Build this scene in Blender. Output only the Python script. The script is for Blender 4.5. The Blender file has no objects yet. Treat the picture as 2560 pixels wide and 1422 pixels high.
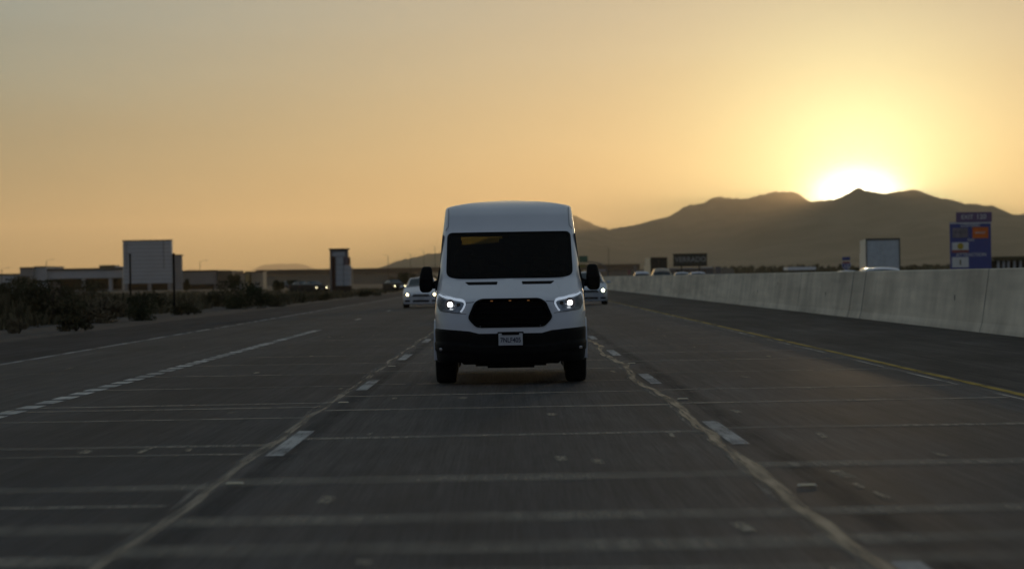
import bpy, math, random
import numpy as np
from mathutils import Matrix, Vector, noise
random.seed(7)
sc = bpy.context.scene
R = math.radians
# ------------------------------------------------------------------ camera
F = 6700.0; VPX, VPY = 1274.0, 696.0; EYE = 1.344; ROLL = R(0.95)
cs, sn = math.cos(ROLL), math.sin(ROLL)
cam = bpy.data.cameras.new('camera'); co = bpy.data.objects.new('camera', cam)
sc.collection.objects.link(co); sc.camera = co
cam.sensor_width = 36; cam.lens = F / 2560 * 36; cam.clip_end = 60000
cam.dof.use_dof = True; cam.dof.focus_distance = 34.6; cam.dof.aperture_fstop = 2.6
dx, dy = 1280 - VPX, 711 - VPY
u, v = dx * cs - dy * sn, dx * sn + dy * cs
fw = Vector((u / F, 1, -v / F)).normalized(); rt = Vector((cs, 0, -sn))
rt = (rt - fw * rt.dot(fw)).normalized(); up = rt.cross(fw)
m4 = Matrix((rt, up, -fw)).transposed().to_4x4(); m4.translation = (0, 0, EYE); co.matrix_world = m4

def W3(px, py, d):
    """world point standing d metres down the road that the photo shows at px, py"""
    dx, dy = px - VPX, py - VPY
    u, v = dx * cs - dy * sn, dx * sn + dy * cs
    return Vector((u * d / F, d, EYE - v * d / F))

# ------------------------------------------------------------------ world
SUN_AZ, SUN_EL = R(7.42), R(1.58)
sund = Vector((math.sin(SUN_AZ) * math.cos(SUN_EL), math.cos(SUN_AZ) * math.cos(SUN_EL), math.sin(SUN_EL)))
w = bpy.data.worlds.new('World'); sc.world = w; w.use_nodes = True
nt = w.node_tree; N = nt.nodes; L = nt.links
bg = N['Background']
def nmath(nt, op, a, b=None, clamp=False):
    n = nt.nodes.new('ShaderNodeMath'); n.operation = op; n.use_clamp = clamp
    for i, q in enumerate((a, b)):
        if q is None: continue
        if isinstance(q, (int, float)): n.inputs[i].default_value = q
        else: nt.links.new(q, n.inputs[i])
    return n.outputs[0]
def nscale(nt, col, fac):
    n = nt.nodes.new('ShaderNodeVectorMath'); n.operation = 'SCALE'
    if isinstance(col, (tuple, list)): n.inputs[0].default_value = col
    else: nt.links.new(col, n.inputs[0])
    if isinstance(fac, (int, float)): n.inputs['Scale'].default_value = fac
    else: nt.links.new(fac, n.inputs['Scale'])
    return n.outputs[0]
def nadd(nt, a, b):
    n = nt.nodes.new('ShaderNodeVectorMath'); n.operation = 'ADD'
    nt.links.new(a, n.inputs[0]); nt.links.new(b, n.inputs[1]); return n.outputs[0]
geo = N.new('ShaderNodeNewGeometry')
inc = N.new('ShaderNodeVectorMath'); inc.operation = 'NORMALIZE'
tcw = N.new('ShaderNodeTexCoord'); L.new(tcw.outputs['Generated'], inc.inputs[0])
dot = N.new('ShaderNodeVectorMath'); dot.operation = 'DOT_PRODUCT'
L.new(inc.outputs[0], dot.inputs[0]); dot.inputs[1].default_value = sund
theta = nmath(nt, 'MULTIPLY', nmath(nt, 'ARCCOSINE', dot.outputs['Value']), 57.29578)
sep = N.new('ShaderNodeSeparateXYZ'); L.new(inc.outputs[0], sep.inputs[0])
elev = nmath(nt, 'MULTIPLY', nmath(nt, 'ARCSINE', sep.outputs[2]), 57.29578)
def ramp(nt, fac, stops, interp='LINEAR'):
    n = nt.nodes.new('ShaderNodeValToRGB'); cr = n.color_ramp; cr.interpolation = interp
    while len(cr.elements) < len(stops): cr.elements.new(0.5)
    for e, (p, c) in zip(cr.elements, stops):
        e.position = p; e.color = (*c, 1)
    nt.links.new(fac, n.inputs[0]); return n.outputs[0]
# air near the horizon is dusty orange and turns grey-blue a few degrees up
KH = .80   # the dusty air in front adds the rest
def kk(c, k=KH): return tuple(q * k for q in c)
base = ramp(nt, nmath(nt, 'DIVIDE', nmath(nt, 'MAXIMUM', elev, 0.0), 40.0), [
    (0.0, (.135, .115, .052)), (0.025, (.145, .140, .080)), (0.085, (.150, .205, .165)), (0.15, (.125, .235, .265)),
    (0.25, (.235, .275, .275)), (0.5, (.235, .265, .28)), (1.0, (.15, .19, .225))], 'B_SPLINE')
# away from the sun the sky is dimmer and bluer
east = ramp(nt, nmath(nt, 'DIVIDE', nmath(nt, 'MAXIMUM', elev, 0.0), 40.0), [
    (0.0, (.145, .14, .155)), (0.2, (.15, .155, .18)), (0.5, (.11, .14, .185)), (1.0, (.085, .12, .17))])
mixn = N.new('ShaderNodeMixRGB')
L.new(nmath(nt, 'DIVIDE', nmath(nt, 'SUBTRACT', theta, 65.0), 70.0, True), mixn.inputs[0])
wnz = N.new('ShaderNodeTexNoise'); wmp = N.new('ShaderNodeMapping'); wmp.inputs['Scale'].default_value = (3, 3, 26); wmp.inputs['Rotation'].default_value = (0, .12, 0)
L.new(inc.outputs[0], wmp.inputs[0]); L.new(wmp.outputs[0], wnz.inputs['Vector']); wnz.inputs['Scale'].default_value = 1.6; wnz.inputs['Detail'].default_value = 5
wisps = nmath(nt, 'ADD', nmath(nt, 'MULTIPLY', nmath(nt, 'SUBTRACT', wnz.outputs[0], .5), .34), 1.0)
base = nscale(nt, base, wisps)
L.new(base, mixn.inputs[1]); L.new(east, mixn.inputs[2])
# the glow is wider than it is tall: stretch the angle away from the sun upwards
az = nmath(nt, 'MULTIPLY', nmath(nt, 'ARCTAN2', sep.outputs[0], sep.outputs[1]), 57.29578)
daz = nmath(nt, 'SUBTRACT', az, math.degrees(SUN_AZ)); de = nmath(nt, 'MULTIPLY', nmath(nt, 'SUBTRACT', elev, math.degrees(SUN_EL)), 1.6)
wide = nmath(nt, 'SQRT', nmath(nt, 'ADD', nmath(nt, 'MULTIPLY', daz, daz), nmath(nt, 'MULTIPLY', de, de)))
def gl(sig, power, col, ang=theta):
    t = nmath(nt, 'DIVIDE', ang, sig)
    if power == 2: t = nmath(nt, 'MULTIPLY', t, t)
    e = nmath(nt, 'EXPONENT', nmath(nt, 'MULTIPLY', t, -1.0))
    return nscale(nt, col, e)
tot = mixn.outputs[0]
for g in (gl(8.0, 1, (.82, .52, .185), wide), gl(3.1, 2, (.50, .62, .30)), gl(1.55, 2, (.5, .6, .42)), gl(0.74, 2, (6, 5.4, 4), wide)):
    tot = nadd(nt, tot, g)
# physical sky adds its own gradient on top
sky = N.new('ShaderNodeTexSky'); sky.sky_type = 'NISHITA'; sky.sun_disc = False
sky.sun_elevation = SUN_EL; sky.sun_rotation = SUN_AZ; sky.dust_density = 2.0; sky.ozone_density = 2
L.new(nscale(nt, nadd(nt, nscale(nt, tot, 10.0), nscale(nt, sky.outputs[0], 0.06)), 1.0), bg.inputs[0])
bg.inputs[1].default_value = 0.1
# ------------------------------------------------------------------ sun (just behind the ridge)
sl = bpy.data.lights.new('sun', 'SUN'); sl.energy = 2.0; sl.angle = R(0.53); sl.color = (1, .72, .42)
so = bpy.data.objects.new('sun', sl); sc.collection.objects.link(so)
so.rotation_euler = (-sund).to_track_quat('-Z', 'Y').to_euler()
sc.view_settings.view_transform = 'Standard'; sc.view_settings.look = 'None'
sc.view_settings.exposure = 0; sc.view_settings.gamma = 1
cy = sc.cycles
cy.max_bounces = 8; cy.diffuse_bounces = 3; cy.glossy_bounces = 3; cy.transmission_bounces = 6
cy.transparent_max_bounces = 12; cy.volume_bounces = 0; cy.use_denoising = True
cy.sample_clamp_indirect = 4

# ------------------------------------------------------------------ helpers
def link(o): sc.collection.objects.link(o); return o
def me_obj(name, verts, faces, mat=None, parent=None, smooth=False, uvs=None, sharp=None):
    me = bpy.data.meshes.new(name); me.from_pydata([tuple(q) for q in verts], [], faces); me.update()
    if smooth:
        me.polygons.foreach_set('use_smooth', [True] * len(me.polygons))
        if sharp: me.set_sharp_from_angle(angle=R(sharp))
    if uvs is not None:
        ul = me.uv_layers.new(name='UVMap')
        for i, lp in enumerate(me.loops): ul.data[i].uv = uvs[lp.vertex_index]
    if mat: me.materials.append(mat)
    o = link(bpy.data.objects.new(name, me)); o.parent = parent
    return o
def tag(o, label=None, cat=None, group=None, kind=None):
    if label: o['label'] = label
    if cat: o['category'] = cat
    if group: o['group'] = group
    if kind: o['kind'] = kind
    return o
def empty(name, loc, label, cat, rz=0, group=None):
    o = link(bpy.data.objects.new(name, None)); o.location = loc; o.rotation_euler = (0, 0, rz)
    return tag(o, label, cat, group)
class MB:
    def __init__(s): s.v = []; s.f = []
    def add(s, vs, fs):
        k = len(s.v); s.v += [tuple(q) for q in vs]; s.f += [tuple(i + k for i in f) for f in fs]; return s
    def box(s, x0, x1, y0, y1, z0, z1):
        vs = [(x, y, z) for z in (z0, z1) for y in (y0, y1) for x in (x0, x1)]
        return s.add(vs, [(0, 2, 3, 1), (4, 5, 7, 6), (0, 1, 5, 4), (2, 6, 7, 3), (0, 4, 6, 2), (1, 3, 7, 5)])
    def bbox(s, x0, x1, y0, y1, z0, z1, b=.02):
        """box with chamfered edges"""
        X = (x0, x0 + b, x1 - b, x1); 
        vs = []; idx = {}
        import itertools
        c = Vector(((x0 + x1) / 2, (y0 + y1) / 2, (z0 + z1) / 2)); h = Vector(((x1 - x0) / 2, (y1 - y0) / 2, (z1 - z0) / 2))
        for sx, sy, sz in itertools.product((-1, 1), repeat=3):
            for ax in range(3):
                p = [sx * h[0], sy * h[1], sz * h[2]]
                for k in range(3):
                    if k != ax: p[k] -= (b if p[k] > 0 else -b)
                idx[(sx, sy, sz, ax)] = len(vs); vs.append((c[0] + p[0], c[1] + p[1], c[2] + p[2]))
        fs = []
        for ax in range(3):
            o1, o2 = [k for k in range(3) if k != ax]
            for sg in (-1, 1):
                q = []
                for a, b2 in ((-1, -1), (1, -1), (1, 1), (-1, 1)):
                    t = [0, 0, 0]; t[ax] = sg; t[o1] = a; t[o2] = b2; q.append(idx[(*t, ax)])
                fs.append(q)
        for ax in range(3):
            o1, o2 = [k for k in range(3) if k != ax]
            for a, b2 in ((-1, -1), (1, -1), (1, 1), (-1, 1)):
                t0 = [0, 0, 0]; t0[ax] = -1; t0[o1] = a; t0[o2] = b2; t1 = list(t0); t1[ax] = 1
                fs.append([idx[(*t0, o1)], idx[(*t0, o2)], idx[(*t1, o2)], idx[(*t1, o1)]])
        for t in itertools.product((-1, 1), repeat=3): fs.append([idx[(*t, 0)], idx[(*t, 1)], idx[(*t, 2)]])
        return s.add(vs, fs)
    def tube(s, pts, r, n=10, caps=True):
        pts = [Vector(p) for p in pts]; rs = r if isinstance(r, (list, tuple)) else [r] * len(pts)
        vs = []
        for i, p in enumerate(pts):
            t = (pts[min(i + 1, len(pts) - 1)] - pts[max(i - 1, 0)]).normalized()
            a = t.cross(Vector((0, 0, 1)) if abs(t.z) < .9 else Vector((1, 0, 0))).normalized(); b = t.cross(a)
            for k in range(n):
                th = 2 * math.pi * k / n; vs.append(p + (a * math.cos(th) + b * math.sin(th)) * rs[i])
        fs = [(i * n + k, i * n + (k + 1) % n, (i + 1) * n + (k + 1) % n, (i + 1) * n + k) for i in range(len(pts) - 1) for k in range(n)]
        if caps: fs += [tuple(range(n)), tuple(range((len(pts) - 1) * n, len(pts) * n))]
        return s.add(vs, fs)
    def lathe_x(s, prof, cx, cy_, cz, n=40):
        """profile of (x, r) turned about an axle along x"""
        vs = [(cx + x, cy_ + r * math.cos(2 * math.pi * k / n), cz + r * math.sin(2 * math.pi * k / n)) for x, r in prof for k in range(n)]
        fs = [(i * n + k, i * n + (k + 1) % n, (i + 1) * n + (k + 1) % n, (i + 1) * n + k) for i in range(len(prof) - 1) for k in range(n)]
        return s.add(vs, fs)
    def build(s, name, mat, parent=None, smooth=False, sharp=35):
        return me_obj(name, s.v, s.f, mat, parent, smooth, sharp=sharp if smooth else None)

def mat(name, col, rough=.6, metal=0, var=.12, scale=3.0, spec=.5, coat=0, bump=0, stretch=(1, 1, 1), emit=None, estr=0, flakes=None):
    m = bpy.data.materials.new(name); m.use_nodes = True; t = m.node_tree
    b = t.nodes['Principled BSDF']; b.inputs['Roughness'].default_value = rough; b.inputs['Metallic'].default_value = metal
    b.inputs['Specular IOR Level'].default_value = spec; b.inputs['Coat Weight'].default_value = coat; b.inputs['Coat Roughness'].default_value = .05
    tc = t.nodes.new('ShaderNodeTexCoord'); mp = t.nodes.new('ShaderNodeMapping'); mp.inputs['Scale'].default_value = stretch
    t.links.new(tc.outputs['Object'], mp.inputs[0])
    nz = t.nodes.new('ShaderNodeTexNoise'); nz.inputs['Scale'].default_value = scale; nz.inputs['Detail'].default_value = 6
    t.links.new(mp.outputs[0], nz.inputs['Vector'])
    lo = tuple(c * (1 - var * 1.6) for c in col); hi = tuple(min(1, c * (1 + var * 1.6)) for c in col)
    t.links.new(ramp(t, nz.outputs[0], [(.25, lo), (.5, col), (.75, hi)]), b.inputs['Base Color'])
    if bump:
        bp = t.nodes.new('ShaderNodeBump'); bp.inputs['Strength'].default_value = bump; bp.inputs['Distance'].default_value = .02
        t.links.new(nz.outputs[0], bp.inputs['Height']); t.links.new(bp.outputs[0], b.inputs['Normal'])
    if emit:
        b.inputs['Emission Color'].default_value = (*emit, 1); b.inputs['Emission Strength'].default_value = estr
    return m
def glass_mat(name, tint, gloss=.12, rough=.02):
    m = bpy.data.materials.new(name); m.use_nodes = True; t = m.node_tree; t.nodes.remove(t.nodes['Principled BSDF'])
    out = t.nodes['Material Output']
    tr = t.nodes.new('ShaderNodeBsdfTransparent'); tr.inputs[0].default_value = (*tint, 1)
    g = t.nodes.new('ShaderNodeBsdfGlossy'); g.inputs['Roughness'].default_value = rough
    fr = t.nodes.new('ShaderNodeFresnel'); fr.inputs[0].default_value = 1.45
    mx = t.nodes.new('ShaderNodeMixShader'); t.links.new(nmath(t, 'MULTIPLY', fr.outputs[0], gloss * 8), mx.inputs[0])
    t.links.new(tr.outputs[0], mx.inputs[1]); t.links.new(g.outputs[0], mx.inputs[2]); t.links.new(mx.outputs[0], out.inputs[0])
    return m

M = dict(
    white=mat('white_paint', (.65, .665, .70), .28, var=.05, scale=1.4, coat=.6),
    silver=mat('silver_paint', (.46, .52, .58), .3, metal=.3, var=.03, coat=.5),
    dark_red=mat('dark_paint', (.05, .045, .045), .3, var=.05, coat=.5),
    black_plastic=mat('black_plastic', (.006, .006, .0065), .6, var=.2, scale=20, spec=.12),
    grille=mat('gloss_black', (.004, .004, .0045), .6, var=.1, spec=.06),
    rubber=mat('rubber', (.012, .012, .012), .85, var=.2, scale=30, spec=.2),
    alloy=mat('alloy', (.35, .35, .36), .35, metal=.9, var=.05),
    chrome=mat('chrome', (.5, .5, .52), .12, metal=1, var=.02),
    lamp_bowl=mat('lamp_bowl', (.30, .31, .33), .28, metal=.7, var=.35, scale=16),
    interior=mat('interior_cloth', (.010, .010, .011), .9, var=.3, scale=8, spec=.1),
    lamp=mat('lit_lamp', (.9, .9, .9), .3, emit=(1, .99, .94), estr=5, var=0),
    drl=mat('daylight_strip', (.7, .75, .8), .3, emit=(.72, .82, .95), estr=.36, var=0),
    amber=mat('amber_marker', (.5, .2, .05), .3, emit=(1, .4, .12), estr=.09, var=0),
    plate=mat('plate_white', (.55, .56, .58), .4, var=.05),
    ink=mat('plate_blue_ink', (.02, .03, .07), .5, var=.05),
    windshield=glass_mat('windshield_glass', (.38, .375, .25), .035),
    tinted=mat('tinted_glass', (.01, .012, .014), .06, var=.1, spec=.5),
    carglass=mat('car_glass', (.03, .045, .05), .08, var=.2, spec=.5),
    clear=glass_mat('clear_lens', (.9, .92, .94), .12),
    tail=mat('tail_red', (.25, .01, .01), .25, var=.05),
    yellow_lamp=mat('warm_lamp', (.9, .8, .5), .3, emit=(1, .86, .5), estr=7, var=0),
    green_lamp=mat('cool_lamp', (.9, .95, .8), .3, emit=(.92, 1, .72), estr=14, var=0),
    steel=mat('galvanised_steel', (.16, .165, .17), .5, metal=.5, var=.15),
    dark_steel=mat('dark_steel', (.014, .014, .015), .95, metal=0, var=.2, spec=.03),
)
# ------------------------------------------------------------------ ground and roads
def sheet(name, x0, x1, y0, y1, z, m, nx=1, ny=1, kind='structure'):
    xs = np.linspace(x0, x1, nx + 1); ys = np.linspace(y0, y1, ny + 1)
    vs = [(x, y, z) for y in ys for x in xs]
    fs = [(j * (nx + 1) + i, j * (nx + 1) + i + 1, (j + 1) * (nx + 1) + i + 1, (j + 1) * (nx + 1) + i) for j in range(ny) for i in range(nx)]
    o = me_obj(name, vs, fs, m); o['kind'] = kind; return o

def ground_mat():
    m = bpy.data.materials.new('desert_soil'); m.use_nodes = True; t = m.node_tree; b = t.nodes['Principled BSDF']
    tc = t.nodes.new('ShaderNodeTexCoord')
    n1 = t.nodes.new('ShaderNodeTexNoise'); n1.inputs['Scale'].default_value = .08; n1.inputs['Detail'].default_value = 8
    n2 = t.nodes.new('ShaderNodeTexNoise'); n2.inputs['Scale'].default_value = 4; n2.inputs['Detail'].default_value = 6
    for n in (n1, n2): t.links.new(tc.outputs['Object'], n.inputs['Vector'])
    c1 = ramp(t, n1.outputs[0], [(.35, (.085, .078, .055)), (.5, (.16, .13, .10)), (.65, (.21, .175, .135))])
    c2 = ramp(t, n2.outputs[0], [(.3, (.6, .6, .6)), (.7, (1.1, 1.1, 1.1))])
    mx = t.nodes.new('ShaderNodeMixRGB'); mx.blend_type = 'MULTIPLY'; mx.inputs[0].default_value = 1
    t.links.new(c1, mx.inputs[1]); t.links.new(c2, mx.inputs[2]); t.links.new(mx.outputs[0], b.inputs['Base Color'])
    b.inputs['Roughness'].default_value = 1; b.inputs['Specular IOR Level'].default_value = .05
    return m
def road_mat(name, col, slab=True, seed=0.0, rough=.75, spec=.11, streak=.35):
    m = bpy.data.materials.new(name); m.use_nodes = True; t = m.node_tree; b = t.nodes['Principled BSDF']
    tc = t.nodes.new('ShaderNodeTexCoord')
    def nz(scale, st, det=6, rg=.6):
        mp = t.nodes.new('ShaderNodeMapping'); mp.inputs['Scale'].default_value = st; mp.inputs['Location'].default_value = (seed, seed, 0)
        t.links.new(tc.outputs['Object'], mp.inputs[0])
        n = t.nodes.new('ShaderNodeTexNoise'); n.inputs['Scale'].default_value = scale; n.inputs['Detail'].default_value = det; n.inputs['Roughness'].default_value = rg
        t.links.new(mp.outputs[0], n.inputs['Vector']); return n.outputs[0]
    fine = nz(1, (42, .55, 1), 5, .7)       # tining worn along the direction of travel
    big = nz(1, (.55, .10, 1), 4)
    agg = nz(60, (1, .5, 1), 3)
    f = nmath(t, 'ADD', nmath(t, 'MULTIPLY', nmath(t, 'SUBTRACT', fine, .5), streak * 6.0), 1.0)
    g = nmath(t, 'ADD', nmath(t, 'MULTIPLY', nmath(t, 'SUBTRACT', big, .5), 1.7), 1.0)
    a = nmath(t, 'ADD', nmath(t, 'MULTIPLY', nmath(t, 'SUBTRACT', agg, .5), 1.6), 1.0)
    f = nmath(t, 'MULTIPLY', nmath(t, 'MULTIPLY', f, g), a)
    pt_ = nz(1, (1.1, .22, 1), 7, .7)      # tyre-polished and patched areas
    f = nmath(t, 'MULTIPLY', f, nmath(t, 'ADD', nmath(t, 'MULTIPLY', nmath(t, 'SUBTRACT', pt_, .5), 1.5), 1.0))
    st_ = nz(1, (9, .05, 1), 4, .6)        # long dark tyre and drip streaks
    f = nmath(t, 'MULTIPLY', f, nmath(t, 'ADD', nmath(t, 'MULTIPLY', nmath(t, 'SUBTRACT', st_, .5), 1.3), 1.0))
    if slab:
        sp = t.nodes.new('ShaderNodeSeparateXYZ'); t.links.new(tc.outputs['Object'], sp.inputs[0])
        ix = nmath(t, 'FLOOR', nmath(t, 'DIVIDE', nmath(t, 'ADD', sp.outputs[0], 1.98), 3.65))
        iy = nmath(t, 'FLOOR', nmath(t, 'DIVIDE', nmath(t, 'ADD', sp.outputs[1], nmath(t, 'MULTIPLY', ix, 1.3)), 4.75))
        cb = t.nodes.new('ShaderNodeCombineXYZ'); t.links.new(ix, cb.inputs[0]); t.links.new(iy, cb.inputs[1])
        wn = t.nodes.new('ShaderNodeTexWhiteNoise'); wn.noise_dimensions = '2D'; t.links.new(cb.outputs[0], wn.inputs['Vector'])
        f = nmath(t, 'MULTIPLY', f, nmath(t, 'ADD', nmath(t, 'MULTIPLY', wn.outputs['Value'], .22), .89))
        # oil darkened strip down the middle of each lane
        fr = nmath(t, 'FRACT', nmath(t, 'DIVIDE', nmath(t, 'ADD', sp.outputs[0], 1.98 + 36.5), 3.65))
        dd = nmath(t, 'ABSOLUTE', nmath(t, 'SUBTRACT', fr, .5))
        oil = nmath(t, 'ADD', nmath(t, 'MULTIPLY', nmath(t, 'MULTIPLY', dd, 4.0, True), .25), .78)
        f = nmath(t, 'MULTIPLY', f, oil)
        # the two outer lanes are darker
        f = nmath(t, 'MULTIPLY', f, nmath(t, 'ADD', nmath(t, 'MULTIPLY', nmath(t, 'GREATER_THAN', sp.outputs[0], -1.98), .20), .80))
    f = nmath(t, 'MAXIMUM', f, .15)
    t.links.new(nscale(t, col, f), b.inputs['Base Color'])
    b.inputs['Specular IOR Level'].default_value = spec
    t.links.new(nmath(t, 'ADD', nmath(t, 'MULTIPLY', big, .2), rough - .1), b.inputs['Roughness'])
    bp = t.nodes.new('ShaderNodeBump'); bp.inputs['Strength'].default_value = .35; bp.inputs['Distance'].default_value = .004
    t.links.new(fine, bp.inputs['Height']); t.links.new(bp.outputs[0], b.inputs['Normal'])
    return m
sheet('ground', -24000, 24000, -1500, 24000, -.03, ground_mat(), 8, 8)
Y0, Y1 = -10, 2600
sheet('highway_lanes', -8.95, 5.62, Y0, Y1, 0, road_mat('worn_concrete', (.060, .0575, .0565)))
sheet('shoulder_median', 5.62, 10.3, Y0, Y1, 0, road_mat('median_asphalt', (.080, .073, .064), False, 3.3, .85, .04, .15))
sheet('shoulder_outer', -12.3, -8.95, Y0, Y1, 0, road_mat('outer_asphalt', (.045, .044, .045), False, 7.7, .85, .04, .15))
sheet('highway_westbound', 11.1, 26.5, Y0, Y1, 0, road_mat('westbound_concrete', (.10, .098, .095), True, 5.1))
sheet('dirt_verge', -17.5, -12.3, Y0, Y1, -.012, mat('verge_gravel', (.095, .085, .076), 1, var=.28, scale=2.2, spec=.05))

def soft_mat(name, col, amt=1.0, edge=2.2, streak=1.0, rough=.8, nscale_=(30, .8, 1), spec=.08, base=.5):
    """surface mark whose edges are worn away: opacity falls off across the strip (UV v) and is broken by wear"""
    m = bpy.data.materials.new(name); m.use_nodes = True; t = m.node_tree; b = t.nodes['Principled BSDF']
    b.inputs['Base Color'].default_value = (*col, 1); b.inputs['Roughness'].default_value = rough; b.inputs['Specular IOR Level'].default_value = spec
    uvn = t.nodes.new('ShaderNodeUVMap'); sp = t.nodes.new('ShaderNodeSeparateXYZ'); t.links.new(uvn.outputs[0], sp.inputs[0])
    d = nmath(t, 'SUBTRACT', 1.0, nmath(t, 'ABSOLUTE', nmath(t, 'SUBTRACT', nmath(t, 'MULTIPLY', sp.outputs[1], 2.0), 1.0)))
    al = nmath(t, 'MULTIPLY', d, edge, True)
    tc = t.nodes.new('ShaderNodeTexCoord'); mp = t.nodes.new('ShaderNodeMapping'); mp.inputs['Scale'].default_value = nscale_
    t.links.new(tc.outputs['Object'], mp.inputs[0])
    n = t.nodes.new('ShaderNodeTexNoise'); n.inputs['Scale'].default_value = 1; n.inputs['Detail'].default_value = 6; n.inputs['Roughness'].default_value = .65
    t.links.new(mp.outputs[0], n.inputs['Vector'])
    n2 = t.nodes.new('ShaderNodeTexNoise'); n2.inputs['Scale'].default_value = .6; t.links.new(tc.outputs['Object'], n2.inputs['Vector'])
    wv = nmath(t, 'MULTIPLY', nmath(t, 'ADD', nmath(t, 'MULTIPLY', nmath(t, 'SUBTRACT', n.outputs[0], .5), streak * 3), base), 1.0, True)
    w2 = nmath(t, 'MULTIPLY', nmath(t, 'ADD', nmath(t, 'MULTIPLY', nmath(t, 'SUBTRACT', n2.outputs[0], .5), 2.4), .8), 1.0, True)
    t.links.new(nmath(t, 'MULTIPLY', nmath(t, 'MULTIPLY', nmath(t, 'MULTIPLY', al, wv), w2), amt), b.inputs['Alpha'])
    return m
def strips(name, quads, m, z=.004):
    """quads: list of (p0, p1, width, across) centre lines"""
    vs, fs, uv = [], [], []
    for pts, wd in quads:
        k0 = len(vs)
        for i, p in enumerate(pts):
            a = Vector(pts[max(i - 1, 0)]); c = Vector(pts[min(i + 1, len(pts) - 1)]); t = (c - a).normalized(); nrm = Vector((-t.y, t.x))
            ww = wd[i] if isinstance(wd, (list, tuple)) else wd
            for s_ in (-1, 1):
                vs.append((p[0] + nrm.x * ww / 2 * s_, p[1] + nrm.y * ww / 2 * s_, z)); uv.append((i / max(1, len(pts) - 1), (s_ + 1) / 2))
        for i in range(len(pts) - 1): fs.append((k0 + 2 * i, k0 + 2 * i + 2, k0 + 2 * i + 3, k0 + 2 * i + 1))
    o = me_obj(name, vs, fs, m, uvs=uv); o['kind'] = 'structure'; return o
# solid edge lines
strips('yellow_edge_line', [([(5.50, y) for y in np.arange(Y0, 900, 10.)], .13)], soft_mat('yellow_line_paint', (.50, .35, .07), .9, 6, .6, base=.85, nscale_=(14, .35, 1)))
strips('yellow_edge_line_seam', [([(5.30 + .012 * math.sin(y * .31), y) for y in np.arange(Y0, 300, 2.)], .06)], soft_mat('pale_sealant', (.62, .58, .50), .9, 3, 1.9, base=.45, nscale_=(10, .22, 1)))
strips('white_edge_line', [([(-8.82, y) for y in np.arange(Y0, 900, 10.)], .13)], soft_mat('white_line_paint', (.55, .54, .52), .85, 6, .6, base=.75, nscale_=(14, .3, 1)))
# lane dashes, one about every 12.2 m
dm = soft_mat('lane_paint', (.53, .52, .49), .92, 7, .9, base=.95, nscale_=(26, 1.6, 1))
q = []
for k in range(-1, 45):
    q.append(([(-1.845, 22.4 + 12.19 * k - 1.7), (-1.845, 22.4 + 12.19 * k + 1.7)], .155))
    q.append(([(1.81, 22.9 + 12.19 * k - 1.7), (1.81, 22.9 + 12.19 * k + 1.7)], .155))
strips('lane_dashes', q, dm, .006)
q = []
for k in range(0, 44):   # wide worn broken line left: short contrast blocks
    y = 23.5 + k * 1.17
    if y < 74: q.append(([(-5.33, y), (-5.33, y + .74)], .26))
for k in range(20): 
    y = 92 + k * 24.4; q.append(([(-5.33, y), (-5.33, y + 3.2)], .16))
strips('broken_wide_line', q, soft_mat('wide_line_paint', (.66, .64, .58), .9, 5, .5, base=.9, nscale_=(8, .8, 1)), .007)
strips('broken_wide_line_underlay', [([(-5.33, 21), (-5.33, 75)], .20)], soft_mat('wide_line_under', (.36, .35, .33), .75, 4, .8, base=.6, nscale_=(8, .4, 1)), .004)
# dark primer beside the dashes
strips('lane_line_primer', [([(2.0, Y0), (2.0, 300)], .30), ([(-1.78, Y0), (-1.78, 300)], .26)], soft_mat('dark_sealcoat', (.045, .044, .045), .55, 1.6, .7, base=.6), .003)
# pale sealant that wanders along the longitudinal joints
rj = random.Random(3)
def wander(x0, y0, y1, amp, wd, seed):
    pts, ws = [], []
    for y in np.arange(y0, y1, .35):
        a = noise.noise(Vector((y * .16, seed, 0))) * amp + noise.noise(Vector((y * .55, seed + 5, 0))) * amp * .5
        pts.append((x0 + a, y)); ws.append(wd * (1 + .8 * noise.noise(Vector((y * .3, seed + 9, 0)))))
    return pts, ws
sm = soft_mat('joint_sealant', (.46, .385, .29), .80, 2.0, 1.5, base=.72, nscale_=(22, .5, 1))
strips('joint_sealant_left', [wander(-1.99, 6, 420, .10, .10, 1.0)], sm, .005)
strips('joint_sealant_right', [wander(1.67, 6, 420, .13, .12, 7.0)], soft_mat('fresh_sealant', (.60, .47, .32), .88, 2.2, 1.4, base=.85, nscale_=(24, .6, 1)), .005)
strips('joint_sealant_traces', [wander(-2.05, 6, 60, .07, .06, 4.0), wander(1.60, 6, 60, .09, .07, 17.0)], soft_mat('joint_trace', (.30, .27, .23), .8, 2.2, 1.8, base=.45, nscale_=(22, .5, 1)), .0035)
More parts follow.
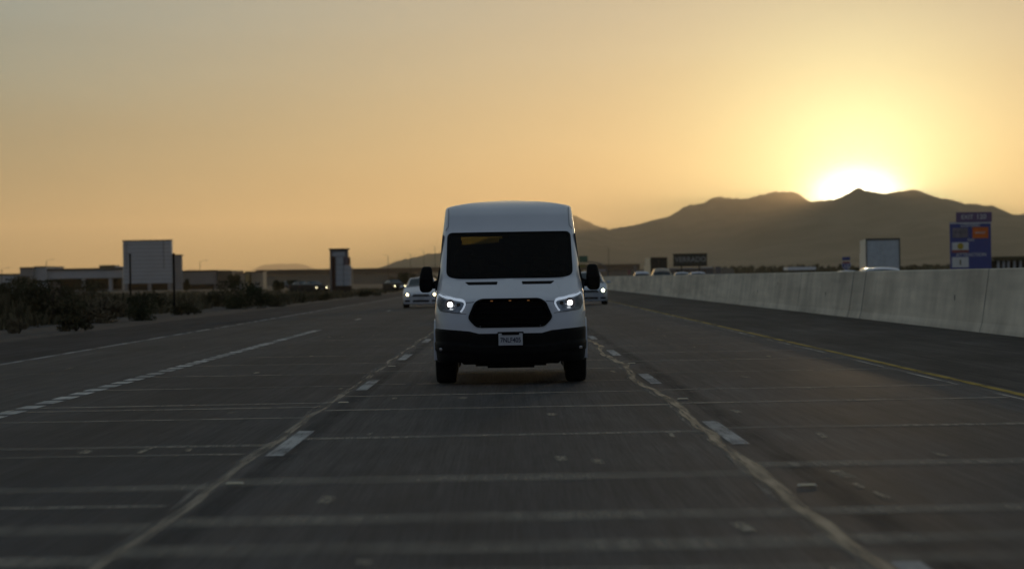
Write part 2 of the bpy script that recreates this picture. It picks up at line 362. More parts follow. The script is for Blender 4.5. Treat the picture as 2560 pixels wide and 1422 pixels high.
# transverse slab joints with worn pale shoulders; each lane has its own
tj = soft_mat('transverse_joint', (.40, .355, .285), .62, 1.5, .75, base=.74, nscale_=(13, .5, 1), rough=.8, spec=.08)
tn = soft_mat('transverse_joint_thin', (.48, .42, .33), .72, 1.4, .6, base=.75, nscale_=(3, .8, 1), rough=.8, spec=.08)
q, qn = [], []
mid = [12.2, 13.45, 15.05, 18.05, 22.9, 27.9, 31.2, 34.6, 39.5, 43.2, 48.6, 53, 58.1, 63, 68, 73.4, 80, 86, 93]
lft = [12.9, 14.7, 17.6, 22.1, 26.4, 28.6, 29.5, 34.2, 38.8, 43.7, 48.1, 55, 61, 70, 80]
rgt = [12.6, 13.5, 15.15, 18.9, 23.5, 28.2, 31.6, 37.2, 42.5, 47, 52, 57.4, 63.5, 70, 78]
for xs, ys in (((-1.95, 1.64), mid), ((-5.2, -2.02), lft), ((1.72, 5.25), rgt)):
    for y in ys:
        sk = rj.uniform(-.03, .06)
        pts = [(x, y + sk * (x - xs[0]) + .02 * rj.uniform(-1, 1)) for x in np.linspace(xs[0], xs[1], 7)]
        wd = .72 + rj.uniform(-.1, .2) if y < 20 else (.46 if y < 25 else .26 + rj.uniform(0, .14))
        (q if y < 24 else qn).append((pts, wd))
for y in (16.2, 21.0): q.append(([(-5.1, y), (-3.5, y + .03), (-2.1, y)], .30))
for y in (24.7, 29.9, 35.5, 41): qn.append(([(-8.7, y), (-7, y), (-5.6, y + .05)], .12))
strips('slab_joint_bands', q, tj, .0045); strips('slab_joint_lines', qn, tn, .0045)
# small pale chips and spalls
q = []
for k in range(70):
    y = 11 + rj.random() ** 1.6 * 60; x = rj.uniform(-8.5, 5.2)
    q.append(([(x, y), (x + rj.uniform(-.03, .03), y + rj.uniform(.25, .8))], rj.uniform(.05, .14)))
for x, y in ((3.07, 34.9), (0.36, 19.6), (.62, 19.2), (-1.15, 16.2), (3.5, 31), (-.55, 30)): q.append(([(x, y), (x, y + .55)], .12))
strips('pavement_spalls', q, soft_mat('spalled_concrete', (.46, .40, .30), .85, 1.6, 1.0, base=.75, nscale_=(30, 3, 1)), .0055)
# ------------------------------------------------------------------ mountains
def range_mesh(name, prof, D, foot, back, step, m, seed, rough_amp):
    """prof: skyline as (px, py) in the photograph, stood at real distance D"""
    P = sorted((W3(a, b, D).x, W3(a, b, D).z) for a, b in prof)
    xs = np.arange(P[0][0], P[-1][0], step); px = [p[0] for p in P]; pz = [p[1] for p in P]
    rz = np.interp(xs, px, pz)
    rz = np.array([max(0, z + (noise.noise(Vector((x / 130, seed, 0))) + .7 * noise.noise(Vector((x / 52, seed, 3))) + .75 * abs(noise.noise(Vector((x / 26, seed, 6))))) * rough_amp * min(1, max(z, 0) / 60)) for x, z in zip(xs, rz)])
    ts = np.concatenate([np.linspace(0, 1, 34), 1 + np.linspace(.08, 1, 7)])
    vs = []
    for t in ts:
        y = D - foot * (1 - t) if t <= 1 else D + back * (t - 1)
        for x, z in zip(xs, rz):
            if t <= 1:
                s = t ** 1.35
                sp = 1 - abs(noise.noise(Vector((x / 420 + .25 * noise.noise(Vector((x / 200, y / 200, 0))), y / 2600, seed)))) * 2.2
                sp2 = noise.noise(Vector((x / 150, y / 420, seed + 4)))
                k = s * (1 - (1 - t) ** .6 * .55 * max(0, 1 - sp)) + .10 * sp2 * t * (1 - t)
                h = z * max(k, 0) * (1 + .09 * noise.noise(Vector((x / 60, y / 170, seed + 8))) * (1 - t) + .05 * abs(noise.noise(Vector((x / 28, y / 90, seed + 3)))) * (1 - t))
            else: h = z * (1 - ((t - 1) ** .8))
            vs.append((x, y, h - 3))
    n = len(xs)
    fs = [(j * n + i, j * n + i + 1, (j + 1) * n + i + 1, (j + 1) * n + i) for j in range(len(ts) - 1) for i in range(n - 1)]
    o = me_obj(name, vs, fs, m, smooth=True); o['kind'] = 'structure'; return o
rock = mat('desert_rock', (.22, .165, .115), 1, var=.25, scale=.006, spec=.02)
main = [(-400, 712), (300, 700), (700, 684), (860, 671), (884, 669), (922, 670), (957, 666.6), (980, 659.6), (1006, 650), (1050, 641), (1090, 629), (1130, 619), (1180, 608), (1240, 590),
        (1300, 572), (1350, 549), (1395, 532), (1432, 535), (1454, 546), (1472, 553), (1487.5, 564), (1510, 571), (1532, 572.5), (1559, 567.5), (1582, 561), (1613, 553), (1629, 552.5),
        (1652, 544), (1670, 540), (1686, 529), (1704, 520), (1719, 516), (1742, 508), (1762, 502), (1776, 494), (1800, 492), (1840, 497), (1870, 494), (1900, 488), (1930, 480),
        (1960, 477.5), (1983, 476.5), (2000, 484), (2016, 495.5), (2031, 502), (2050, 499.5), (2068, 501), (2087, 497), (2105, 488), (2130, 478.7), (2145, 468.5), (2164, 472.5),
        (2195, 476.5), (2217, 478.7), (2251, 477.7), (2269, 474), (2294, 471.6), (2313, 480), (2331, 491), (2356, 495.7), (2393, 502), (2436, 508), (2458, 515.8), (2480, 513.6),
        (2498, 522), (2538, 534), (2560, 533), (2620, 540), (2700, 552), (2800, 548), (2950, 566), (3100, 590), (3300, 600), (3600, 640), (4000, 675)]
range_mesh('mountain_range', main, 9000, 3600, 3000, 13, rock, 1.0, 11)
hill = [(480, 712), (560, 703), (600, 690), (631, 675), (655, 661), (675, 659), (694, 656), (725, 659.6), (737, 657), (765, 661), (786, 670), (802, 672.5), (830, 671), (870, 672), (900, 680), (960, 705)]
range_mesh('distant_hill', hill, 12500, 1500, 1500, 30, mat('far_rock', (.15, .12, .10), 1, var=.2, scale=.006, spec=.02), 5.0, 2)
hill2 = [(380, 712), (440, 695), (462, 675), (476, 670), (490, 671), (505, 684), (560, 705)]
range_mesh('far_knoll', hill2, 12500, 900, 900, 30, rock, 9.0, 1)

# ------------------------------------------------------------------ median barrier
def wall_mat():
    m = mat('barrier_concrete', (.64, .575, .46), .9, var=.07, scale=1.5, spec=.15, bump=.3); t = m.node_tree; b = t.nodes['Principled BSDF']
    tc = t.nodes.new('ShaderNodeTexCoord')
    def nz(st, det=5):
        mp = t.nodes.new('ShaderNodeMapping'); mp.inputs['Scale'].default_value = st; t.links.new(tc.outputs['Object'], mp.inputs[0])
        n = t.nodes.new('ShaderNodeTexNoise'); n.inputs['Scale'].default_value = 1; n.inputs['Detail'].default_value = det; t.links.new(mp.outputs[0], n.inputs['Vector']); return n.outputs[0]
    a = nz((0, .42, .25)); c = nz((0, .09, .8)); d = nz((0, .16, 3.5))
    f = nmath(t, 'ADD', nmath(t, 'MULTIPLY', nmath(t, 'SUBTRACT', a, .5), .85), 1.0)
    f = nmath(t, 'MULTIPLY', f, nmath(t, 'ADD', nmath(t, 'MULTIPLY', nmath(t, 'SUBTRACT', c, .5), 1.0), 1.0))
    f = nmath(t, 'MULTIPLY', f, nmath(t, 'ADD', nmath(t, 'MULTIPLY', nmath(t, 'SUBTRACT', d, .5), .5), 1.0))
    src = b.inputs['Base Color'].links[0].from_socket
    t.links.new(nscale(t, src, nmath(t, 'MAXIMUM', f, .3)), b.inputs['Base Color']); return m
wm = wall_mat()
wb = MB(); TOPZ = 1.39
prof = [(10.24, 0), (10.26, .08), (10.30, .20), (10.47, TOPZ - .03), (10.49, TOPZ), (10.75, TOPZ), (10.77, TOPZ - .03), (10.94, .2), (11.0, 0)]
ys = np.arange(14, 1501, 6.1)
vs = [(x, y, z) for y in ys for x, z in prof]; n = len(prof)
wb.add(vs, [(j * n + i, j * n + i + 1, (j + 1) * n + i + 1, (j + 1) * n + i) for j in range(len(ys) - 1) for i in range(n - 1)] + [tuple(range(n))])
wall = empty('median_barrier', (10.6, 14, 0), 'long stained concrete median barrier right of the yellow line', 'barrier')
def keep(o, root):
    o.parent = root; o.matrix_parent_inverse = Matrix.Translation(-root.location) if root.rotation_euler.z == 0 else root.matrix_basis.inverted(); return o
keep(wb.build('wall', wm), wall)
jm = mat('joint_filler', (.30, .27, .23), .9)
for k, y in enumerate([58.5, 78.6, 81.4, 96, 118, 142, 165, 190, 220, 250]):
    jb = MB(); wdt = .20 if k in (1, 2) else .08
    jb.add([(x - .004 if x < 10.6 else x, y + s * wdt / 2, z) for s in (-1, 1) for x, z in prof[:5]], [(i, i + 1, i + 6, i + 5) for i in range(4)])
    keep(jb.build('expansion_joint', jm), wall)
for y, z in ((104, .98), (112, .62), (88, .66), (150, .9), (172, .85), (62.5, .72)):     # small drain holes
    pb = MB(); pb.tube([(10.30 + .143 * (z - .2) - .01, y, z), (10.36 + .143 * (z - .2), y, z)], .07, 10)
    keep(pb.build('drain_hole', jm), wall)

# ------------------------------------------------------------------ vegetation
def bush_mesh(name, w_, h_, n, leaf, seed, clump=9):
    r = random.Random(seed); vs, fs = [], []
    cl = [(r.uniform(-.75, .75) * w_ / 2, r.uniform(-.75, .75) * w_ / 2, r.uniform(.12, .8) * h_, r.uniform(.16, .34) * w_) for _ in range(clump)]
    for _ in range(n):
        c = r.choice(cl); d = Vector((r.gauss(0, 1), r.gauss(0, 1), r.gauss(0, 1))).normalized() * (r.random() ** .4)
        p = Vector((c[0] + d.x * c[3], c[1] + d.y * c[3], max(.02, min(h_, c[2] + d.z * c[3] * h_ / w_ * 1.1))))
        a = Vector((r.gauss(0, 1), r.gauss(0, 1), r.gauss(0, 1.2))).normalized() * leaf * r.uniform(.6, 1.6)
        b = a.cross(Vector((r.gauss(0, 1), r.gauss(0, 1), r.gauss(0, 1)))).normalized() * leaf * r.uniform(.25, .5)
        k = len(vs); vs += [p - a, p + b, p + a, p - b]; fs.append((k, k + 1, k + 2, k + 3))
    me = bpy.data.meshes.new(name); me.from_pydata([tuple(q) for q in vs], [], fs); return me
def stems_mesh(name, w_, h_, seed, n=7, r0=.025):
    r = random.Random(seed); b = MB()
    for _ in range(n):
        a = r.uniform(0, 6.28); d = r.uniform(.1, .35) * w_
        b.tube([(0, 0, 0), (math.cos(a) * d * .4, math.sin(a) * d * .4, h_ * .35), (math.cos(a) * d, math.sin(a) * d, h_ * .8)], [r0, r0 * .7, r0 * .3], 5)
    me = bpy.data.meshes.new(name); me.from_pydata(b.v, [], b.f); return me
leafs = [mat('creosote_leaf', (.062, .058, .030), .9, var=.35, scale=2.5, spec=.1), mat('dry_scrub_leaf', (.15, .12, .075), .95, var=.3, scale=2.5, spec=.05),
         mat('mesquite_leaf', (.038, .045, .022), .9, var=.35, scale=1.2, spec=.1)]
bark = mat('twig_bark', (.07, .055, .04), .95, var=.3, scale=6)
bushes = []
for k, (w_, h_, n, lf) in enumerate([(1.8, 1.25, 2600, .06), (1.3, .85, 1800, .055), (2.4, 1.5, 3200, .07), (1.0, .5, 1100, .05)]):
    bm_ = bush_mesh('foliage', w_, h_, n, lf, 30 + k); sm_ = stems_mesh('stems', w_, h_, 50 + k); bushes.append((bm_, sm_, w_, h_))
def bush(px, py, d, wpx, hpx, kind, leaf, label, grp='desert shrubs along the dirt verge'):
    p = W3(px, py, d); me, st, w_, h_ = bushes[kind]; sx = wpx * d / F / w_; sz = hpx * d / F / h_
    root = empty('shrub', (p.x, d, -.03), label, 'shrub', random.uniform(0, 6), grp); root.scale = (sx, sx, sz)
    me2 = me.copy(); me2.materials.append(leafs[leaf]); o = link(bpy.data.objects.new('foliage', me2)); o.parent = root
    st2 = st.copy(); st2.materials.append(bark); o = link(bpy.data.objects.new('stems', st2)); o.parent = root
def gd(py, px): # distance of a ground point under px, py
    v_ = (px - VPX) * sn + (py - VPY) * cs; return EYE * F / v_
for px, py, wpx, hpx, kind, leaf, label in [
    (132, 808, 160, 108, 0, 0, 'big dark shrub below the left end of the pale mall'),
    (20, 800, 130, 104, 2, 0, 'dark shrub cut by the left edge of the photo'),
    (250, 806, 140, 74, 1, 1, 'low brown shrub between the big dark shrub and the poles'),
    (352, 800, 94, 66, 0, 2, 'round black shrub under the gap between the two poles'),
    (190, 826, 90, 40, 3, 0, 'small low shrub at the dirt edge below the big dark shrub'),
    (48, 832, 60, 40, 3, 1, 'dry pale tuft nearest the camera on the left verge'),
    (295, 772, 90, 40, 1, 1, 'low tan shrub behind the round black shrub'),
    (470, 786, 80, 30, 3, 0, 'small flat shrub right of the taller pole'),
    (405, 778, 80, 44, 1, 0, 'mid green shrub around the foot of the taller pole'),
    (600, 771, 120, 70, 2, 2, 'large black shrub in front of the tan sheds'),
    (545, 766, 70, 42, 1, 0, 'shrub at the left shoulder of the large black shrub'),
    (688, 766, 60, 30, 0, 0, 'dark shrub right of the tan sheds by the road edge'),
    (90, 760, 110, 70, 0, 1, 'brownish shrub in front of the square mall block'),
    (215, 760, 130, 58, 2, 0, 'wide dark shrub behind the low brown shrub'),
    (745, 757, 66, 24, 3, 0, 'flat dark shrub below the first distant headlights'),
    (800, 751, 62, 20, 1, 0, 'flat shrub left of the pylon sign base'),
    (915, 741, 60, 16, 3, 0, 'thin low shrub right of the pylon sign')]:
    bush(px, py, gd(py, px), wpx, hpx, kind, leaf, label)
# ground cover of dry brush and weeds
r = random.Random(11); vs, fs = [], []
for k in range(7500):
    d = 48 + (r.random() ** 1.5) * 420; x = -16.2 - (r.random() ** 1.4) * (26 + d * .28)
    if d > 150: x += 2.5
    hh = r.uniform(.15, .55) * (1 if r.random() < .8 else 1.8); ww = r.uniform(.3, .8)
    if d > 150: hh *= max(.35, 1 - (d - 150) / 260)
    for _ in range(9):
        p = Vector((x + r.uniform(-ww, ww), d + r.uniform(-ww, ww), -.03)); t_ = Vector((r.uniform(-.25, .25), r.uniform(-.25, .25), hh * r.uniform(.5, 1.2)))
        b_ = Vector((r.uniform(-1, 1), r.uniform(-1, 1), 0)).normalized() * r.uniform(.03, .09)
        kk = len(vs); vs += [p - b_, p + b_, p + t_ + b_ * .7, p + t_ - b_ * .7]; fs.append((kk, kk + 1, kk + 2, kk + 3))
o = me_obj('dry_brush', vs, fs, mat('dry_brush_leaf', (.115, .098, .058), .95, var=.4, scale=.35, spec=.05)); tag(o, 'low dry brush and weeds covering the desert beyond the verge', 'ground cover', kind='stuff')

def tree(name, px, py_base, d, wpx, hpx, leaf, label, seed, group=None):
    p = W3(px, py_base, d); H_ = hpx * d / F; W_ = wpx * d / F
    root = empty(name, (p.x, d, -.03), label, 'tree', group=group)
    me = bush_mesh('crown', W_, H_ * .82, 2600, max(.1, H_ * .045), seed, 14); me.materials.append(leafs[leaf])
    o = link(bpy.data.objects.new('crown', me)); o.parent = root; o.location = (0, 0, H_ * .18)
    b = MB(); r = random.Random(seed)
    b.tube([(0, 0, 0), (.03 * H_, 0, H_ * .2), (0, .02 * H_, H_ * .45)], [H_ * .035, H_ * .026, H_ * .018], 8)
    for _ in range(5):
        a = r.uniform(0, 6.28); b.tube([(0, 0, H_ * r.uniform(.18, .35)), (math.cos(a) * W_ * .15, math.sin(a) * W_ * .15, H_ * .5), (math.cos(a) * W_ * .3, math.sin(a) * W_ * .3, H_ * .75)], [H_ * .016, H_ * .01, H_ * .004], 6)
    b.build('trunk', bark, root)
tree('desert_tree', 1018, 712, 520, 50, 40, 2, 'leafy tree standing behind the white sedan', 71)
tree('desert_tree', 985, 713, 640, 26, 24, 2, 'small tree just left of the leafy tree behind the sedan', 72)
tree('desert_tree', 698, 728, 380, 30, 34, 2, 'slim dark tree right of the tan sheds', 73)
tree('desert_tree', 740, 730, 360, 44, 30, 2, 'bushy tree by the frontage road left of the distant headlights', 74)
tree('desert_tree', 466, 730, 420, 16, 34, 2, 'narrow dark cypress like tree beside the grey shop wall', 75)
tree('desert_tree', 60, 733, 420, 56, 46, 2, 'dark tree in front of the square mall block', 76)
tree('desert_tree', 8, 740, 300, 40, 44, 2, 'dark tree at the left edge of the photo', 77)
tree('desert_tree', 585, 729, 420, 34, 44, 2, 'dark tree at the end of the grey shop wall', 78)
tree('desert_tree', 2146, 692, 470, 32, 32, 2, 'dark tree beyond the barrier left of the white trailer', 79)
tree('desert_tree', 2505, 688, 560, 44, 44, 2, 'dark tree right of the blue service sign', 80)
tree('desert_tree', 2548, 688, 580, 44, 38, 2, 'dark tree at the right edge over the barrier', 81)
# far tree belt
r = random.Random(5); vs, fs = [], []
for k in range(9000):
    d = r.uniform(1500, 1900)
    if r.random() < .7: x = W3(r.uniform(1420, 2700), 690, d).x
    else: x = W3(r.uniform(-150, 1250), 690, d).x
    zt = 3.2 + 2.4 * noise.noise(Vector((x / 40, 3, 0))) + 2.2 * noise.noise(Vector((x / 12, 8, 0))) + (1.5 if x > 0 else 0)
    p = Vector((x, d, r.uniform(0, max(1, zt)))); a = Vector((r.gauss(0, 1), r.gauss(0, 1), r.gauss(0, 1))).normalized() * r.uniform(.8, 2.0); b_ = a.cross(Vector((r.gauss(0, 1), 1, r.gauss(0, 1)))).normalized() * r.uniform(.5, 1.2)
    kk = len(vs); vs += [p - a, p + b_, p + a, p - b_]; fs.append((kk, kk + 1, kk + 2, kk + 3))
o = me_obj('tree_belt', vs, fs, mat('far_leaf', (.045, .045, .028), 1, var=.2, scale=.05, spec=.02)); tag(o, 'far dark belt of trees along the foot of the mountains', 'tree belt', kind='stuff')

# ------------------------------------------------------------------ left background buildings
def bx(px0, px1, py0, py1, d, dep):
    """box whose front face spans the given part of the photo at distance d"""
    a = W3(px0, py0, d); b = W3(px1, py1, d); return min(a.x, b.x), max(a.x, b.x), d, d + dep, min(a.z, b.z), max(a.z, b.z)
stucco = mat('pale_stucco', (.46, .47, .48), .9, var=.05, scale=.4)
stucco_d = mat('grey_stucco', (.27, .265, .26), .9, var=.06, scale=.4)
tan = mat('tan_stucco', (.36, .30, .22), .9, var=.06, scale=.4)
darkg = mat('dark_shopfront', (.014, .012, .012), .9, var=.3, scale=.6, spec=.04)
trim = mat('dark_trim', (.07, .065, .06), .7)
D = 640
mall = empty('shopping_mall', (W3(210, 725, D).x, D, -.03), 'long low pale shopping mall with dark recessed storefronts', 'building')
def part(name, m, root, boxes, chamf=0):
    b = MB()
    for q_ in boxes: b.box(*q_)
    return keep(b.build(name, m), root)
def flo(q_, z0=-.03): return (*q_[:4], z0, q_[5])
part('fascia', stucco, mall, [bx(116, 307, 673.5, 694, D, 3)])
part('wall', stucco_d, mall, [flo(bx(117, 306, 690, 730, D + 3.2, 30)) [:5] + (W3(200, 674, D).z - .1,)])
for a, b_ in ((150, 205), (216, 273), (283, 305)): part('storefront', darkg, mall, [(*bx(a, b_, 697, 722, D + 3.0, .1)[:5], W3(a, 696, D).z)])
for a in (208, 276): part('column', stucco, mall, [flo((*bx(a - 4, a + 4, 696, 730, D + .3, 1.2)[:5], W3(a, 694, D).z - .03))])
part('corner_block', stucco_d, mall, [flo(bx(50, 85, 670, 730, D - 4, 26))])
part('corner_block', stucco, mall, [flo(bx(85.2, 115, 667, 730, D - 2, 26))])
part('parapet', trim, mall, [bx(49, 86, 668, 670.6, D - 4.3, 26.5), bx(84.6, 115.6, 665.8, 667.5, D - 2.3, 26.5), bx(115.8, 307, 672, 673.8, D - .3, 3)])
part('rooftop_unit', mat('yellowed_metal', (.12, .10, .05), .7), mall, [bx(248, 287, 663, 676, D + 8, 8)])
part('rooftop_unit', stucco, mall, [bx(288, 306, 666, 676, D + 6, 8)])
left_shop = empty('low_warehouse', (W3(25, 725, D + 60).x, D + 60, -.03), 'pale low warehouse at the far left edge', 'building')
part('wall', stucco, left_shop, [flo(bx(-60, 48, 687, 730, D + 60, 30))])
part('parapet', trim, left_shop, [bx(-61, 49, 685.6, 687.6, D + 59.7, 31)])
tower = empty('panelled_entrance_tower', (W3(370, 725, D).x, D - 8, -.03), 'tall square panelled tower, the highest block of the mall', 'building')
x0, x1, y0, y1, z0, z1 = bx(307, 430, 603, 707, D - 8, 2.5)
part('tower_wall', mat('tower_metal_panel', (.46, .49, .51), .7, var=.04, scale=.3), tower, [(x0, x1, y0, y1, z0, z1)])
b = MB(); 
for k in range(1, 11): zz = z0 + (z1 - z0) * k / 11; b.box(x0 - .02, x1 + .02, y0 - .06, y0 - .003, zz - .05, zz + .05)
keep(b.build('panel_joints', stucco_d), tower)
for q9 in [(*bx(315.4, 317.6, 606, 672, D - 8, 1)[:2], y0 - .09, y0 - .004, W3(316, 672, D).z, z1 - .3), (*bx(408.3, 410.5, 606, 672, D - 8, 1)[:2], y0 - .09, y0 - .004, W3(410, 672, D).z, z1 - .1)]: part('vertical_joint', trim, tower, [q9])
part('cornice', trim, tower, [(x0 - .12, x1 + .12, y0 - .2, y1 + .2, z1, z1 + .2)])
part('side_block', stucco_d, tower, [flo(bx(430.3, 455, 638, 730, D - 7, 2))])
part('cornice', trim, tower, [(*bx(430.4, 456, 636.6, 638, D - 7.3, 2.6),)])
part('entrance_recess', darkg, tower, [(x0 + .3, x1 - .3, y0 + .8, y1 - .1, -.03, z0 - .003)])
for xx in (x0 + .2, (x0 + x1) / 2, x1 - 1.0): part('column', stucco_d, tower, [(xx, xx + .8, y0 + .05, y0 + .75, -.03, z0 - .003)])
shop = empty('grey_shop_building', (W3(515, 725, D).x, D, -.03), 'plain grey shop wall right of the tall panelled tower', 'building')
part('wall', stucco_d, shop, [flo(bx(455.5, 543, 678, 730, D, 30))])
part('parapet', trim, shop, [bx(455.5, 544, 676, 678.3, D - .3, 30.5)])
part('end_block', mat('brown_stucco', (.10, .085, .065), .9), shop, [flo(bx(544.5, 581, 676.5, 730, D - 1, 28))])
part('storefront', darkg, shop, [(*bx(462, 536, 722, 730, D - .1, .08)[:4], -.03, 1.2)])
for k, (a, b_, top, lab, mm) in enumerate([(587, 612, 683.5, 'tan shed next to the brown end of the grey shop', tan), (613.5, 622.5, 679.5, 'narrow yellow block standing in for the gap between two tan sheds', mat('yellow_gap_fill', (.42, .33, .16), .9)), (628, 658, 680.5, 'widest tan shed, right of the narrow yellow gap', tan)]):  # the narrow yellow block stands in for a bright gap
    s_ = empty('storage_shed', (W3((a + b_) / 2, 725, 600).x, 598 + k, -.03), lab, 'shed', group='tan sheds beside the mall')
    part('wall', mm, s_, [flo(bx(a, b_, top, 730, 598 + k, 9))]); part('roof', trim, s_, [bx(a - .6, b_ + .6, top - 1.4, top, 597.7 + k, 9.6)])
    q_ = bx(a + (b_ - a) * .3, a + (b_ - a) * .7, 705, 722, 597.9 + k, .08); part('door', stucco_d, s_, [(*q_[:4], -.03, q_[5])])
# two dark posts in front of the tower
for px, py0, py1, d, lab in ((325, 637, 748, 190, 'thin dark post standing left, in front of the tall tower'), (434, 637, 786, 122, 'taller thin dark post at the right edge of the tall tower')):
    a = W3(px, py0, d); p_ = empty('sign_post', (a.x, d, -.03), lab, 'post', group='dark posts on the verge')
    b = MB(); wv = 2.2 * d / F; b.box(-wv, wv, -.05, .05, 0, a.z + .03); b.build('pole', M['dark_steel'], p_)
    b = MB(); b.box(-wv * 1.5, wv * 1.5, -.07, .07, a.z + .032, a.z + .10); b.build('cap', M['dark_steel'], p_)
# pylon sign
D = 320
py = empty('pylon_sign', (W3(852, 731, D).x, D, -.03), 'tall shop pylon sign with white tenant panels and a dark red post', 'sign')
part('frame', mat('pylon_grey', (.26, .25, .25), .8), py, [flo(bx(824, 871, 624, 660, D + .35, .6))])
part('cap', trim, py, [bx(822, 873, 621.5, 624, D - .05, 1.3)])
part('post', mat('dark_red_panel', (.045, .014, .010), .8, var=.2), py, [flo(bx(828.5, 838, 641, 731, D + .05, .9))])
part('base', mat('pylon_base', (.025, .018, .018), .9), py, [flo(bx(838.2, 879, 715, 731, D + .1, .8))])
part('side_trim', tan, py, [bx(879.4, 882, 668, 714, D + .12, .7)])
wp = mat('white_tenant_panel', (.42, .44, .46), .6, var=.05)
for a, b_, t_, bt in ((832, 862, 630, 641), (840, 858, 643, 661), (840, 858.5, 663, 674), (859.5, 878, 663, 674), (840, 858.5, 675, 687), (859.5, 878, 675, 687), (840, 858.5, 688, 700), (859.5, 878, 688, 700), (840, 858.5, 701, 713.5), (859.5, 878, 701, 713.5)):
    part('tenant_panel', wp, py, [bx(a, b_, t_, bt, D, .3)])
part('corner_panel', mat('brown_red_panel', (.13, .05, .035), .7), py, [bx(870, 876, 643, 662, D, .3)]); part('corner_panel', mat('mauve_panel', (.16, .12, .14), .7), py, [bx(859.5, 869.8, 643, 662, D, .3)])
# overpass
D = 1150
ov = empty('freeway_overpass', (0, D, -.03), 'long dark overpass crossing the freeway behind the traffic', 'bridge')
zt = W3(800, 677, D).z; ocon = mat('overpass_concrete', (.075, .065, .055), .9, var=.1, scale=.05)
X0, X1 = W3(640, 690, D).x, W3(1600, 690, D).x
part('deck', ocon, ov, [(X0, X1, D, D + 16, zt - 1.5, zt - .3)]); part('parapet', mat('overpass_parapet', (.055, .045, .04), .9), ov, [(X0, X1, D - .15, D + .25, zt - .3, zt + .75)])
for x in (-62, -30, -13.5, 8, 30): part('pier', ocon, ov, [(x, x + 1.6, D + 3, D + 13, -.03, zt - 1.503)])
emb = MB()
for xa, xb in ((X0 - 40, -34), (34, X1 + 40)):
    emb.add([(xa, D - 14, -.03), (xb, D - 14, -.03), (xb, D + 30, -.03), (xa, D + 30, -.03), (xa, D + 1, zt - 1.6), (xb, D + 1, zt - 1.6), (xb, D + 15, zt - 1.6), (xa, D + 15, zt - 1.6)],
            [(0, 1, 5, 4), (1, 2, 6, 5), (2, 3, 7, 6), (3, 0, 4, 7), (4, 5, 6, 7)])
o = emb.build('embankment', mat('embankment_soil', (.062, .055, .043), 1, var=.15, scale=.05)); o['kind'] = 'structure'
# street lamps
def lamp(px, py, d, arm, lab, base=0):
    t_ = W3(px, py, d); p_ = empty('street_lamp', (t_.x, d, -.03), lab, 'street lamp', group='thin street lamps on the skyline')
    b = MB(); b.tube([(0, 0, 0), (0, 0, t_.z * .9), (0, 0, t_.z)], [.09, .07, .05], 8); b.build('pole', M['dark_steel'], p_)
    b = MB(); b.tube([(0, 0, t_.z - .05), (arm * .6, 0, t_.z + .25), (arm, 0, t_.z + .3)], .03, 6); b.build('arm', M['dark_steel'], p_)
    b = MB(); b.bbox(arm - .1, arm + .7 if arm > 0 else arm + .1, -.10, .10, t_.z + .24, t_.z + .34, .03)
    b.build('lamp_head', M['dark_steel'], p_)
lamp(970, 638, 900, -1.8, 'thin street lamp between the pylon sign and the leafy tree')
lamp(1026, 634, 1000, -1.8, 'thin street lamp above the roof of the white sedan')
lamp(1059, 624, 1000, -1.8, 'thin street lamp just left of the van mirror, above the ridge')
lamp(1087, 614, 1000, -1.8, 'tallest thin street lamp, touching the left side of the van')
lamp(500, 653, 800, 1.6, 'thin street lamp above the grey shop wall')
lamp(116, 651, 760, 1.6, 'thin street lamp above the square mall block')
lamp(4, 672, 700, 1.5, 'short street lamp at the left edge of the photo')
lamp(1521, 617, 900, -1.8, 'faint lamp against the mountain right of the van mirror')

# ------------------------------------------------------------------ signs on the right
def text_mesh(body, size, m, parent, loc, ext=.004, sx=1.0):
    cu = bpy.data.curves.new('lettering', 'FONT'); cu.body = body; cu.size = size; cu.align_x = 'CENTER'; cu.align_y = 'CENTER'; cu.extrude = ext; cu.offset = size * .012
    tmp = bpy.data.objects.new('tmp', cu); link(tmp); dg = bpy.context.evaluated_depsgraph_get(); me = bpy.data.meshes.new_from_object(tmp.evaluated_get(dg))
    bpy.data.objects.remove(tmp); bpy.data.curves.remove(cu); me.name = 'lettering'; me.materials.clear(); me.materials.append(m)
    o = link(bpy.data.objects.new('lettering', me)); o.parent = parent; o.location = loc; o.rotation_euler = (R(90), 0, 0); o.scale = (sx, 1, 1); return o
D = 190
bs = empty('service_sign', (W3(2426, 670, D).x, D, -.03), 'big blue service sign with an exit tab and coloured panels', 'sign')
ox = bs.location.x
def loc(px0, px1, py0, py1, y, dep, ox=None, d=None):
    q_ = bx(px0, px1, py0, py1, D, dep); return (q_[0] - bs.location.x, q_[1] - bs.location.x, y, y + dep, q_[4] + .03, q_[5] + .03)
blue = mat('sign_blue', (.075, .09, .28), .5, var=.05); purple = mat('sign_purple', (.19, .12, .22), .5, var=.05); swhite = mat('sign_white', (.72, .71, .66), .5, var=.05)
def lp(name, m, q_): b = MB(); b.box(*q_); return b.build(name, m, bs)
lp('board', blue, loc(2374, 2479, 556, 678, 0, .06)); lp('exit_tab', purple, loc(2390, 2480, 531, 555, 0, .06))
lp('border', swhite, loc(2375, 2478, 557, 558.2, -.006, .006))
lp('panel', mat('faded_panel', (.22, .19, .20), .6, var=.25, scale=4), loc(2381, 2420, 570, 594, -.02, .02))
lp('panel', mat('orange_panel', (.78, .18, .02), .5, var=.1), loc(2431, 2471, 568, 595, -.02, .02))
lp('panel', swhite, loc(2380, 2422, 606, 625, -.02, .02)); lp('panel', mat('red_band', (.35, .10, .07), .5), loc(2380, 2422, 625.3, 631, -.02, .02))
lp('panel', swhite, loc(2380, 2422, 643, 668, -.02, .02))
